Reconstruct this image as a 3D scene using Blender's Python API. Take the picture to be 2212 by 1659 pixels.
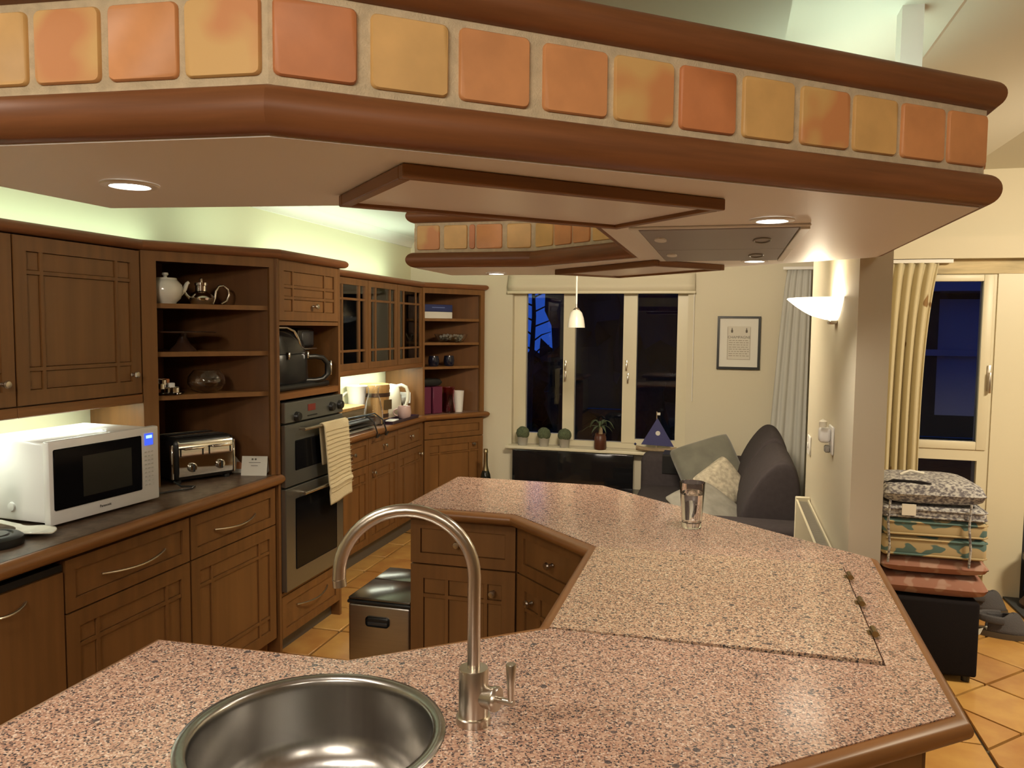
import bpy, bmesh, math, random
from math import pi, sin, cos, radians
from mathutils import Matrix, Vector
random.seed(4)
S = bpy.context.scene
for o in list(bpy.data.objects): bpy.data.objects.remove(o)
COL = S.collection

# ------------------------------------------------------------------ camera
cd = bpy.data.cameras.new('camera'); cam = bpy.data.objects.new('camera', cd); COL.objects.link(cam)
PITCH, ROLL, YAW, FPX = 0.0715718, 0.0105075, 0.2637713, 1709.77
fw = Vector((-sin(YAW)*cos(PITCH), cos(YAW)*cos(PITCH), -sin(PITCH)))
r0 = Vector((cos(YAW), sin(YAW), 0)); u0 = r0.cross(fw)
rr = cos(ROLL)*r0 + sin(ROLL)*u0; uu = -sin(ROLL)*r0 + cos(ROLL)*u0
cam.matrix_world = Matrix(((rr.x, uu.x, -fw.x, 0), (rr.y, uu.y, -fw.y, 0), (rr.z, uu.z, -fw.z, 1.55), (0, 0, 0, 1)))
cd.sensor_width = 36; cd.lens = FPX/2212*36; cd.clip_start = .02
S.camera = cam

# ------------------------------------------------------------------ world, exposure, lights
S.view_settings.view_transform = 'Standard'; S.view_settings.look = 'None'
S.view_settings.exposure = 0.12; S.view_settings.gamma = 1; S.view_settings.use_curve_mapping = False
w = bpy.data.worlds.new('dusk'); S.world = w; w.use_nodes = True
bg = w.node_tree.nodes['Background']; bg.inputs[0].default_value = (.03, .13, .75, 1); bg.inputs[1].default_value = .55

def light(name, kind, loc, power, color, size=.1, size_y=None, aim=None, spot=None, blend=.5):
    l = bpy.data.lights.new(name, kind); o = bpy.data.objects.new(name, l); COL.objects.link(o)
    l.energy = power; l.color = color; o.location = loc
    if kind == 'AREA':
        l.size = size
        if size_y: l.shape = 'RECTANGLE'; l.size_y = size_y
    else: l.shadow_soft_size = size
    if kind == 'SPOT': l.spot_size = radians(spot or 100); l.spot_blend = blend
    if aim is not None:
        o.rotation_euler = (Vector(aim)-Vector(loc)).to_track_quat('-Z', 'Y').to_euler()
    return o
WARM = (1, .80, .55); GREEN = (.78, 1, .80); NEUT = (1, .93, .82)
# ceiling lights of the kitchen behind the camera and of the dining area on the right, plus two added fills
light('kitchen_ceiling_and_fill_light', 'AREA', (-.55, -1.1, 2.25), 44, (1, .88, .73), .9, .5, aim=(-.55, .2, .9))
light('kitchen_ceiling_and_fill_light', 'AREA', (.9, -.6, 2.4), 17, (1, .88, .73), .5, .5, aim=(.6, 1.2, .8))
light('kitchen_ceiling_and_fill_light', 'AREA', (-1.45, .55, 2.25), 13, (1, .89, .76), .3, .3, aim=(-2.1, 2.4, .8))  # added fill that brightens the left cabinet run
light('dining_ceiling_light', 'AREA', (2.3, 3.1, 2.42), 82, (1, .86, .62), .5, .5, aim=(1.5, 4.4, .6))
light('alcove_fill_light', 'AREA', (-.45, 3.55, 2.24), 62, (1, .85, .64), .5, .3, aim=(-.6, 5.6, .7))  # added fill for the far wall; the alcove has no such lamp

# ------------------------------------------------------------------ materials
MATS = {}
def nodes(name):
    m = bpy.data.materials.new(name); m.use_nodes = True; MATS[name] = m
    nt = m.node_tree; b = nt.nodes['Principled BSDF']; return m, nt, b
def setp(b, **k):
    for n, v in k.items():
        b.inputs[n.replace('_', ' ')].default_value = v
def c4(c): return (c[0], c[1], c[2], 1)
def mat(name, col, rough=.5, metal=0, spec=.5, var=0, scale=(8, 8, 8), bump=0, bscale=60, emit=None, es=0, trans=0, alpha=1, coat=0, sheen=0):
    m, nt, b = nodes(name)
    setp(b, Base_Color=c4(col), Roughness=rough, Metallic=metal, Specular_IOR_Level=spec, Transmission_Weight=trans, Alpha=alpha, Coat_Weight=coat, Sheen_Weight=sheen)
    if emit: setp(b, Emission_Color=c4(emit), Emission_Strength=es)
    if var or bump:
        tc = nt.nodes.new('ShaderNodeTexCoord'); mp = nt.nodes.new('ShaderNodeMapping'); nt.links.new(tc.outputs['Object'], mp.inputs[0]); mp.inputs['Scale'].default_value = scale
        nz = nt.nodes.new('ShaderNodeTexNoise'); nz.inputs['Scale'].default_value = 1; nz.inputs['Detail'].default_value = 4; nt.links.new(mp.outputs[0], nz.inputs[0])
        if var:
            rp = nt.nodes.new('ShaderNodeValToRGB'); nt.links.new(nz.outputs['Fac'], rp.inputs[0])
            rp.color_ramp.elements[0].position = .3; rp.color_ramp.elements[1].position = .7
            rp.color_ramp.elements[0].color = c4([x*(1-var) for x in col]); rp.color_ramp.elements[1].color = c4([min(1, x*(1+var)) for x in col])
            nt.links.new(rp.outputs[0], b.inputs['Base Color'])
        if bump:
            n2 = nt.nodes.new('ShaderNodeTexNoise'); n2.inputs['Scale'].default_value = bscale; n2.inputs['Detail'].default_value = 3; nt.links.new(tc.outputs['Object'], n2.inputs[0])
            bp = nt.nodes.new('ShaderNodeBump'); bp.inputs['Strength'].default_value = bump; bp.inputs['Distance'].default_value = .003; nt.links.new(n2.outputs['Fac'], bp.inputs['Height']); nt.links.new(bp.outputs[0], b.inputs['Normal'])
    return m
OAK = mat('oak', (.185, .082, .024), .42, var=.16, scale=(26, 26, 1.6))
OAKP = mat('oak_panel', (.205, .093, .028), .42, var=.14, scale=(18, 18, 1.1))
OAKH = mat('oak_edge', (.215, .088, .024), .36, var=.22, scale=(3, 3, 60))
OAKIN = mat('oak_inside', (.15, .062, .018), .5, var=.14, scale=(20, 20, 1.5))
CHERRY = mat('cherry_moulding', (.205, .080, .030), .42, spec=.35, var=.22, scale=(4, 4, 70))
CREAM = mat('cream_wall', (.62, .56, .42), .7, bump=.05, bscale=90)
PALE = mat('pale_green_wall', (.66, .64, .44), .7, bump=.05, bscale=90)
CEIL = mat('white_ceiling', (.70, .68, .60), .75)
PANEL = mat('white_satin_panel', (.80, .765, .725), .45, spec=.35)
JOIN = mat('cream_joinery', (.66, .60, .44), .4)
WHITE = mat('white_plastic', (.78, .76, .72), .35)
WHITEM = mat('white_enamel', (.80, .79, .78), .3, coat=.3)
CERAM = mat('white_ceramic', (.66, .63, .54), .15, coat=.5)
CREAMP = mat('cream_plastic', (.75, .70, .56), .3)
BLACK = mat('black_plastic', (.012, .012, .012), .35)
GLOSSB = mat('black_gloss', (.008, .008, .009), .08)
DGREY = mat('dark_grey_plastic', (.035, .035, .037), .32)
STEEL = mat('brushed_steel', (.46, .43, .39), .30, 1, var=.05, scale=(4, 4, 120))
SINKM = mat('sink_steel', (.40, .385, .36), .26, 1, var=.05, scale=(150, 150, 3))
NICKEL = mat('satin_nickel', (.56, .50, .42), .28, 1)
CHROME = mat('chrome', (.75, .73, .70), .08, 1)
BRASS = mat('brass', (.26, .18, .07), .25, 1)
OVENS = mat('oven_steel', (.27, .28, .27), .34, .9)
OVENG = mat('oven_glass', (.005, .005, .006), .12, spec=.12)
GROUT = mat('grout', (.60, .49, .32), .85, var=.12, scale=(60, 60, 60), bump=.4, bscale=400)
FGROUT = mat('floor_grout', (.10, .075, .045), .85)
TILEO = mat('terracotta_orange', (.66, .30, .115), .5, var=.12, scale=(14, 14, 14))
TILER = mat('terracotta_red', (.59, .225, .085), .5, var=.14, scale=(14, 14, 14))
TILEY = mat('terracotta_yellow', (.70, .43, .155), .5, var=.12, scale=(14, 14, 14))
def twotone():
    m, nt, b = nodes('terracotta_two_tone'); setp(b, Roughness=.5)
    tc = nt.nodes.new('ShaderNodeTexCoord'); nz = nt.nodes.new('ShaderNodeTexNoise'); nz.inputs['Scale'].default_value = 9; nz.inputs['Detail'].default_value = 2
    rp = nt.nodes.new('ShaderNodeValToRGB'); nt.links.new(tc.outputs['Object'], nz.inputs[0]); nt.links.new(nz.outputs['Fac'], rp.inputs[0])
    e = rp.color_ramp.elements; e[0].position = .44; e[0].color = (.64, .28, .105, 1); e[1].position = .56; e[1].color = (.70, .44, .16, 1)
    nt.links.new(rp.outputs[0], b.inputs['Base Color']); return m
TILE2 = twotone()
def floortile():
    m, nt, b = nodes('floor_terracotta'); setp(b, Roughness=.42, Coat_Weight=.15)
    tc = nt.nodes.new('ShaderNodeTexCoord'); nz = nt.nodes.new('ShaderNodeTexNoise'); nz.inputs['Scale'].default_value = 7; nz.inputs['Detail'].default_value = 4
    geo = nt.nodes.new('ShaderNodeNewGeometry'); nt.links.new(geo.outputs['Position'], nz.inputs[0])
    oi = nt.nodes.new('ShaderNodeObjectInfo'); ad = nt.nodes.new('ShaderNodeMath'); ad.operation = 'MULTIPLY_ADD'; ad.inputs[1].default_value = .35; nt.links.new(oi.outputs['Random'], ad.inputs[0]); nt.links.new(nz.outputs['Fac'], ad.inputs[2])
    rp = nt.nodes.new('ShaderNodeValToRGB'); nt.links.new(ad.outputs[0], rp.inputs[0])
    e = rp.color_ramp.elements; e[0].position = .4; e[0].color = (.44, .20, .052, 1); e[1].position = .95; e[1].color = (.62, .36, .105, 1)
    nt.links.new(rp.outputs[0], b.inputs['Base Color']); return m
FTILE = floortile()
def granite(name='pink_granite', k=(1, 1, 1), rough=.16):
    m, nt, b = nodes(name); setp(b, Roughness=rough)
    tc = nt.nodes.new('ShaderNodeTexCoord')
    def vor(s, off):
        mp = nt.nodes.new('ShaderNodeMapping'); mp.inputs['Location'].default_value = off; nt.links.new(tc.outputs['Object'], mp.inputs[0])
        v = nt.nodes.new('ShaderNodeTexVoronoi'); v.inputs['Scale'].default_value = s; nt.links.new(mp.outputs[0], v.inputs['Vector']); return v
    v1 = vor(330, (0, 0, 0)); sep = nt.nodes.new('ShaderNodeSeparateColor'); nt.links.new(v1.outputs['Color'], sep.inputs[0])
    rp = nt.nodes.new('ShaderNodeValToRGB'); nt.links.new(sep.outputs[0], rp.inputs[0]); rp.color_ramp.interpolation = 'CONSTANT'
    cols = [(0, (.055, .048, .052)), (.13, (.20, .125, .10)), (.28, (.40, .225, .16)), (.50, (.49, .30, .21)), (.74, (.56, .38, .275)), (.92, (.68, .53, .42))]
    e = rp.color_ramp.elements
    while len(e) < len(cols): e.new(.5)
    for i, (p, c) in enumerate(cols): e[i].position = p; e[i].color = c4([x*y for x, y in zip(c, k)])
    v2 = vor(55, (3, 1, 2)); s2 = nt.nodes.new('ShaderNodeSeparateColor'); nt.links.new(v2.outputs['Color'], s2.inputs[0])
    nz = nt.nodes.new('ShaderNodeTexNoise'); nz.inputs['Scale'].default_value = 160; nt.links.new(tc.outputs['Object'], nz.inputs[0])
    d = nt.nodes.new('ShaderNodeMath'); d.operation = 'MULTIPLY_ADD'; d.inputs[1].default_value = .012; nt.links.new(nz.outputs['Fac'], d.inputs[0]); nt.links.new(v2.outputs['Distance'], d.inputs[2])
    lt = nt.nodes.new('ShaderNodeMath'); lt.operation = 'LESS_THAN'; lt.inputs[1].default_value = .34; nt.links.new(v2.outputs['Distance'], lt.inputs[0])
    gt = nt.nodes.new('ShaderNodeMath'); gt.operation = 'GREATER_THAN'; gt.inputs[1].default_value = .955; nt.links.new(s2.outputs[1], gt.inputs[0])
    mu = nt.nodes.new('ShaderNodeMath'); mu.operation = 'MULTIPLY'; nt.links.new(lt.outputs[0], mu.inputs[0]); nt.links.new(gt.outputs[0], mu.inputs[1])
    m2 = nt.nodes.new('ShaderNodeMath'); m2.operation = 'MULTIPLY'; m2.inputs[1].default_value = .85; nt.links.new(mu.outputs[0], m2.inputs[0])
    mx = nt.nodes.new('ShaderNodeMix'); mx.data_type = 'RGBA'; nt.links.new(m2.outputs[0], mx.inputs['Factor']); nt.links.new(rp.outputs[0], mx.inputs['A']); mx.inputs['B'].default_value = (.05, .05, .06, 1)
    nt.links.new(mx.outputs['Result'], b.inputs['Base Color']); return m
GRAN = granite(); GRANL = granite('buff_granite', (1.06, 1.12, 1.04), .2)
def laminate():
    m, nt, b = nodes('brown_stone_laminate'); setp(b, Roughness=.38)
    tc = nt.nodes.new('ShaderNodeTexCoord'); nz = nt.nodes.new('ShaderNodeTexNoise'); nz.inputs['Scale'].default_value = 22; nz.inputs['Detail'].default_value = 6; nz.inputs['Distortion'].default_value = 1.2
    rp = nt.nodes.new('ShaderNodeValToRGB'); nt.links.new(tc.outputs['Object'], nz.inputs[0]); nt.links.new(nz.outputs['Fac'], rp.inputs[0])
    e = rp.color_ramp.elements; e[0].position = .3; e[0].color = (.055, .030, .018, 1); e[1].position = .72; e[1].color = (.17, .115, .075, 1)
    nt.links.new(rp.outputs[0], b.inputs['Base Color']); return m
LAM = laminate()
def glass(name, tint=(1, 1, 1), ior=1.45, rough=0):
    m, nt, b = nodes(name); setp(b, Base_Color=c4(tint), Roughness=rough, Transmission_Weight=1, IOR=ior); return m
GLASS = glass('clear_glass'); WATER = glass('water', ior=1.33); PINKG = glass('pink_glass', (.75, .25, .30)); BOTG = mat('dark_bottle_glass', (.010, .012, .008), .08)
def pane():
    m = bpy.data.materials.new('window_glass'); m.use_nodes = True; nt = m.node_tree; nt.nodes.clear()
    out = nt.nodes.new('ShaderNodeOutputMaterial'); mx = nt.nodes.new('ShaderNodeMixShader'); t = nt.nodes.new('ShaderNodeBsdfTransparent'); g = nt.nodes.new('ShaderNodeBsdfGlossy'); fr = nt.nodes.new('ShaderNodeFresnel')
    t.inputs[0].default_value = (.9, .92, .93, 1); g.inputs['Roughness'].default_value = .0; fr.inputs[0].default_value = 1.55
    nt.links.new(fr.outputs[0], mx.inputs[0]); nt.links.new(t.outputs[0], mx.inputs[1]); nt.links.new(g.outputs[0], mx.inputs[2]); nt.links.new(mx.outputs[0], out.inputs[0]); return m
PANE = pane()
SOFA = mat('charcoal_fabric', (.050, .041, .043), .95, spec=.2, var=.1, scale=(40, 40, 40), bump=.3, bscale=500)
SOFAD = mat('black_fabric', (.010, .008, .009), .95, spec=.15, bump=.2, bscale=300)
GREYC = mat('grey_green_velvet', (.145, .140, .108), .85, var=.2, scale=(9, 9, 9), sheen=.4)
GREYL = mat('pale_grey_fabric', (.25, .235, .20), .9, var=.2, scale=(14, 14, 14), bump=.2, bscale=200)
FLUFF = mat('cream_fleece', (.42, .37, .28), 1, var=.3, scale=(40, 40, 40), bump=1, bscale=140)
SHEER = mat('grey_voile', (.50, .49, .45), .8, var=.06, scale=(30, 30, 1))
TOWEL = mat('cream_towel', (.62, .53, .34), .95, bump=.8, bscale=160)
PAPER = mat('white_paper', (.68, .65, .58), .7)
INK = mat('grey_ink', (.14, .12, .10), .8)
DARKW = mat('dark_wood', (.050, .022, .012), .4)
LWOOD = mat('light_wood', (.52, .30, .11), .5, var=.15, scale=(30, 30, 4))
DRIFT = mat('driftwood', (.30, .22, .13), .8, var=.3, scale=(20, 60, 60))
BLUE = mat('blue_sail', (.045, .045, .15), .6)
NAVY = mat('navy_card', (.02, .03, .12), .5)
PURP = mat('purple_ceramic', (.13, .022, .055), .35)
PURPD = mat('dark_purple', (.03, .012, .03), .3)
PINK = mat('pink_glaze', (.58, .40, .37), .25, coat=.4)
LEAF = mat('leaf_green', (.060, .085, .040), .6)
TOPI = mat('sage_foliage', (.085, .105, .055), .95, var=.4, scale=(120, 120, 120), bump=1, bscale=220)
POTM = mat('zinc_pot', (.36, .34, .29), .6)
POTB = mat('brown_pot', (.085, .028, .014), .3)
RUBB = mat('grey_mat', (.045, .047, .050), .9)
SLIP = mat('grey_fleece', (.085, .080, .085), 1, bump=1, bscale=260)
SOLE = mat('brown_felt', (.085, .060, .035), .95)
RADM = mat('grey_grille', (.20, .19, .16), .5)
LCD = mat('blue_lcd', (.02, .03, .2), .4, emit=(.05, .12, .9), es=1.0)
LCDT = mat('blue_digits', (.2, .4, 1), .4, emit=(.25, .5, 1), es=2.2)
REDL = mat('red_display', (.14, .02, .015), .3, emit=(.6, .05, .02), es=.05)
BULB = mat('lamp_white', (1, 1, 1), .5, emit=(1, .97, .9), es=14)
SCON = mat('lit_frosted_glass', (.9, .85, .75), .5, emit=(1, .90, .70), es=2.6)
SHADE = mat('white_glass_shade', (.74, .71, .62), .3)
DIFF = mat('frosted_diffuser', (.86, .81, .78), .3)
HOODM = mat('hood_filter', (.33, .315, .325), .45, .35)
SKYB = mat('blue_glow', (.02, .05, .2), .5, emit=(.05, .2, .8), es=.5)
DUSKW = mat('garden_render', (.22, .22, .26), .8)
HEDGE = mat('night_hedge', (.010, .014, .010), .9, var=.4, scale=(30, 30, 30))
DARKG = mat('garden_ground', (.02, .02, .02), .9)
FOIL = mat('gold_foil', (.45, .38, .22), .3, 1)
def leafpat(name, base, tint, scale, thr, seed=0, soft=.015):
    m, nt, b = nodes(name); setp(b, Roughness=.95)
    tc = nt.nodes.new('ShaderNodeTexCoord'); mp = nt.nodes.new('ShaderNodeMapping'); mp.inputs['Scale'].default_value = scale; mp.inputs['Rotation'].default_value = (0, .6, 0); mp.inputs['Location'].default_value = (seed, 0, seed)
    nz = nt.nodes.new('ShaderNodeTexNoise'); nz.inputs['Scale'].default_value = 1; nz.inputs['Detail'].default_value = 1
    rp = nt.nodes.new('ShaderNodeValToRGB'); nt.links.new(tc.outputs['Object'], mp.inputs[0]); nt.links.new(mp.outputs[0], nz.inputs[0]); nt.links.new(nz.outputs['Fac'], rp.inputs[0])
    e = rp.color_ramp.elements; e[0].position = thr-soft; e[0].color = c4(base); e[1].position = thr+soft; e[1].color = c4(tint)
    nt.links.new(rp.outputs[0], b.inputs['Base Color']); return m
FLORAL = leafpat('grey_floral', (.12, .11, .125), (.42, .405, .39), (70, 70, 100), .50, 0, .11)
TEALP = leafpat('teal_leaf', (.40, .31, .17), (.085, .145, .135), (13, 13, 22), .55, 2)
PINKP = leafpat('pink_floral', (.27, .125, .085), (.34, .205, .155), (17, 17, 17), .56, 5, .03)
CURT = leafpat('cream_sprig', (.58, .50, .32), (.26, .15, .06), (9, 9, 7), .70, 3)

# ------------------------------------------------------------------ builders
class G:
    def __init__(s, M=None): s.bm = bmesh.new(); s.M = M or Matrix()
    def _x(s, vs, M=None):
        bmesh.ops.transform(s.bm, matrix=s.M @ (M or Matrix()), verts=vs)
    def box(s, a, b, bev=0, seg=2, M=None):
        mk = set(s.bm.verts)
        c = bmesh.ops.create_cube(s.bm, size=1)['verts']
        for v in c:
            v.co = Vector([(a[i]+b[i])/2 + v.co[i]*(b[i]-a[i]) for i in range(3)])
        if bev:
            es = list({e for v in c for e in v.link_edges})
            bmesh.ops.bevel(s.bm, geom=es, offset=bev, segments=seg, profile=.5, affect='EDGES')
        s._x([v for v in s.bm.verts if v not in mk], M); return s
    def prism(s, poly, z0, z1, M=None):
        n = len(poly); lo = [s.bm.verts.new((p[0], p[1], z0)) for p in poly]; hi = [s.bm.verts.new((p[0], p[1], z1)) for p in poly]
        s.bm.faces.new(lo[::-1]); s.bm.faces.new(hi)
        for i in range(n): s.bm.faces.new((lo[i], lo[(i+1) % n], hi[(i+1) % n], hi[i]))
        s._x(lo+hi, M); return s
    def lathe(s, prof, c=(0, 0, 0), n=28, M=None, close=False):
        rings = []; vs = []
        for r, z in prof:
            if r < 1e-6: v = s.bm.verts.new((c[0], c[1], c[2]+z)); rings.append([v]); vs.append(v)
            else:
                rg = [s.bm.verts.new((c[0]+r*cos(2*pi*k/n), c[1]+r*sin(2*pi*k/n), c[2]+z)) for k in range(n)]; rings.append(rg); vs += rg
        for a, b in zip(rings, rings[1:]):
            for k in range(n):
                k2 = (k+1) % n
                if len(a) == 1 and len(b) == 1: continue
                if len(a) == 1: s.bm.faces.new((a[0], b[k], b[k2]))
                elif len(b) == 1: s.bm.faces.new((a[k], a[k2], b[0]))
                else: s.bm.faces.new((a[k], a[k2], b[k2], b[k]))
        s._x(vs, M); return s
    def tube(s, pts, r, n=10, M=None, cap=True):
        P = [Vector(p) for p in pts]; rad = r if isinstance(r, (list, tuple)) else [r]*len(P); rings = []; vs = []
        ref = None
        for i, p in enumerate(P):
            t = (P[min(i+1, len(P)-1)]-P[max(i-1, 0)]).normalized()
            if ref is None: ref = Vector((0, 0, 1)) if abs(t.z) < .9 else Vector((1, 0, 0))
            a = t.cross(ref).normalized(); b = t.cross(a).normalized(); ref = -b if b.dot(ref) < 0 else b
            a = t.cross(ref).normalized(); b = a.cross(t)
            rg = [s.bm.verts.new(p + rad[i]*(cos(2*pi*k/n)*a + sin(2*pi*k/n)*b)) for k in range(n)]; rings.append(rg); vs += rg
        for A, B in zip(rings, rings[1:]):
            for k in range(n): s.bm.faces.new((A[k], A[(k+1) % n], B[(k+1) % n], B[k]))
        if cap: s.bm.faces.new(rings[0][::-1]); s.bm.faces.new(rings[-1])
        s._x(vs, M); return s
    def cyl(s, c, r, h, n=24, M=None): return s.lathe([(0, 0), (r, 0), (r, h), (0, h)], c, n, M)
    def sweep(s, path, prof, closed=False, side=1, M=None):
        n = len(path); rings = []; vs = []
        for i in range(n):
            p = Vector(path[i][:2])
            d0 = (p-Vector(path[i-1][:2])).normalized() if (closed or i) else None
            d1 = (Vector(path[(i+1) % n][:2])-p).normalized() if (closed or i < n-1) else None
            ns = [Vector((d.y, -d.x))*side for d in (d0, d1) if d is not None]
            m = ns[0] if len(ns) == 1 else (ns[0]+ns[1])/(1+ns[0].dot(ns[1]))
            rg = [s.bm.verts.new((p.x+m.x*o, p.y+m.y*o, z)) for o, z in prof]; rings.append(rg); vs += rg
        k = len(prof)
        for i in range(n if closed else n-1):
            A, B = rings[i], rings[(i+1) % n]
            for j in range(k): s.bm.faces.new((A[j], A[(j+1) % k], B[(j+1) % k], B[j]))
        if not closed: s.bm.faces.new(rings[0][::-1]); s.bm.faces.new(rings[-1])
        s._x(vs, M); return s
    def grid(s, f, nu, nv, M=None, cu=False):
        V = [[s.bm.verts.new(f(i/nu, j/nv)) for j in range(nv+1)] for i in range(nu+1)]
        for i in range(nu):
            for j in range(nv): s.bm.faces.new((V[i][j], V[i+1][j], V[i+1][j+1], V[i][j+1]))
        s._x([v for a in V for v in a], M); return s
    def pillow(s, w, h, t, n=14, M=None, flat=4, pin=.06, pw=.5):
        for sg in (1, -1):
            def f(a, b):
                u = 2*a-1; v = 2*b-1
                k = max(0, (1-abs(u)**flat)*(1-abs(v)**flat))**pw
                cr = 1-.07*(u*v)**4; return (u*w/2*cr*(1-pin*(1-v*v)*abs(u)**3), v*h/2*cr*(1-pin*(1-u*u)*abs(v)**3), sg*k*t/2)
            s.grid(f, n, n, M)
        return s
    def end(s, name, m, parent=None, smooth=40):
        bmesh.ops.remove_doubles(s.bm, verts=s.bm.verts, dist=1e-5)
        bmesh.ops.recalc_face_normals(s.bm, faces=s.bm.faces)
        me = bpy.data.meshes.new(name); s.bm.to_mesh(me); s.bm.free(); me.materials.append(m)
        o = bpy.data.objects.new(name, me); COL.objects.link(o)
        if smooth:
            for p in me.polygons: p.use_smooth = True
            me.set_sharp_from_angle(angle=radians(smooth))
        if parent is not None:
            o.parent = parent
            if parent.type == 'EMPTY': o.matrix_parent_inverse = inv(parent)
        return o
def inv(e): return e.matrix_basis.inverted()
def tag(o, label=None, cat=None, group=None):
    if label: o['label'] = label
    if cat: o['category'] = cat
    if group: o['group'] = group
    return o
def thing(name, loc, label, cat, group=None):
    o = bpy.data.objects.new(name, None); COL.objects.link(o); o.location = loc; o.empty_display_size = .05
    return tag(o, label, cat, group)
def struct(o): o['kind'] = 'structure'; return o
def frame(o, u, d):
    u = Vector(u).normalized(); d = Vector(d).normalized()
    return Matrix(((u.x, d.x, 0, o[0]), (u.y, d.y, 0, o[1]), (0, 0, 1, o[2]), (0, 0, 0, 1)))
def Rz(a, c=(0, 0, 0)): return Matrix.Translation(c) @ Matrix.Rotation(a, 4, 'Z')
def arc(c, r, a0, a1, n): return [(c[0]+r*cos(a0+(a1-a0)*i/n), c[1]+r*sin(a0+(a1-a0)*i/n)) for i in range(n+1)]
def nose(zc, h, out, inn=-.02, n=14):           # half-round profile (offset, z)
    return [(inn, zc-h)] + [(out*cos(a)-0*out, zc+h*sin(a)) for a in [-pi/2+pi*i/n for i in range(n+1)]] + [(inn, zc+h)]
def copy_thing(src, delta, label=None, rot=None):
    c = src.copy(); COL.objects.link(c); c.location = Vector(src.location)+Vector(delta)
    if rot is not None: c.rotation_euler.z = rot
    if label: c['label'] = label
    for ch in src.children:
        d = ch.copy(); COL.objects.link(d); d.parent = c
        for g in ch.children:
            e = g.copy(); COL.objects.link(e); e.parent = d
    return c
def text(name, s, size, M, m, parent, depth=.0006):
    cu = bpy.data.curves.new(name, 'FONT'); cu.body = s; cu.size = size; cu.extrude = depth; cu.align_x = 'CENTER'; cu.align_y = 'CENTER'
    t = bpy.data.objects.new('tmp_text', cu); COL.objects.link(t); dg = bpy.context.evaluated_depsgraph_get(); dg.update()
    me = bpy.data.meshes.new_from_object(t.evaluated_get(dg)); bpy.data.objects.remove(t)
    me.transform(M); me.materials.clear(); me.materials.append(m); o = bpy.data.objects.new(name, me); COL.objects.link(o)
    if parent is not None:
        o.parent = parent
        if parent.type == 'EMPTY': o.matrix_parent_inverse = inv(parent)
    return o
UP = lambda M: M @ Matrix.Rotation(pi/2, 4, 'X')      # text lying in local XZ plane, facing -Y

# ------------------------------------------------------------------ room shell
XW, YF, ZC = -2.56, 6.20, 2.27
G().box((-3.2, -2.6, -.12), (3.7, 6.7, -.012)).end('floor', FGROUT); fl = struct(bpy.data.objects['floor'])
def tile_mesh(nm, s):
    g = G(); h = s/2-.006; g.box((-h, -h, -.013), (h, h, 0), .003, 1)
    o = g.end(nm, FTILE); me = o.data; bpy.data.objects.remove(o); return me
tm = tile_mesh('floor_tile', .315); P = .315; rest = G()
def lay(x, y, a, vis):
    if vis:
        o = bpy.data.objects.new('floor_tile', tm); COL.objects.link(o); o.parent = fl; o.location = (x, y, random.uniform(-.001, .001)); o.rotation_euler.z = a
    else:
        h = P/2-.006; c, s_ = cos(a)*h, sin(a)*h
        rest.bm.faces.new([rest.bm.verts.new((x+dx*c-dy*s_, y+dx*s_+dy*c, 0)) for dx, dy in ((-1, -1), (1, -1), (1, 1), (-1, 1))])
for i in range(-9, 9):
    for j in range(-20, 11):
        x = .98 - P*(i+9) - P/2; y = 3.25 + P*j + P/2
        if -2.6 < x and -2.5 < y < 6.1:
            lay(x, y, 0, (-2.5 < x < -1.0 and 2.8 < y < 5.5) or (x > .4 and 2.4 < y < 5.3))
for i in range(-14, 15):
    for j in range(-14, 15):
        a = pi/4; x = 1.15 + (i-j)*P*cos(a); y = 3.60 + (i+j)*P*sin(a)
        if 1.0+.21 < x+.01 and x < 3.4 and -2.3 < y < 4.95: lay(x, y, a, x < 2.2 and y > 2.5)
# cut half tiles that finish the diagonal field against the straight joint and the window wall
def tri_tile(pts):
    g = G(); g.prism(pts, -.012, 0); o = g.end('floor_tile', FTILE, fl, 0); return o
def clip(poly, f):
    out = []
    for i in range(len(poly)):
        a, b = poly[i], poly[(i+1) % len(poly)]; fa, fb = f(a), f(b)
        if fa >= 0: out.append(a)
        if fa*fb < 0: t = fa/(fa-fb); out.append((a[0]+(b[0]-a[0])*t, a[1]+(b[1]-a[1])*t))
    return out
for i in range(-14, 15):
    for j in range(-14, 15):
        a = pi/4; x = 1.15 + (i-j)*P*cos(a); y = 3.60 + (i+j)*P*sin(a)
        done = 1.0+.21 < x+.01 and x < 3.4 and -2.3 < y < 4.95
        if done or not (.75 < x < 3.2 and 2.2 < y < 5.3): continue
        h = (P/2-.006)*2**.5; poly = [(x+h, y), (x, y+h), (x-h, y), (x, y-h)]
        poly = clip(poly, lambda p: p[0]-.988); poly = clip(poly, lambda p: 5.14-p[1]) if len(poly) > 2 else poly
        if len(poly) > 2: tri_tile(poly)
o = rest.end('floor_tile_field', FTILE, fl, 0); o['kind'] = 'stuff'

def wallbox(name, a, b, m): return struct(G().box(a, b).end(name, m, None, 0))
wallbox('wall_left', (XW-.1, -2.6, 0), (XW, YF+.1, 2.9), PALE)
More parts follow.
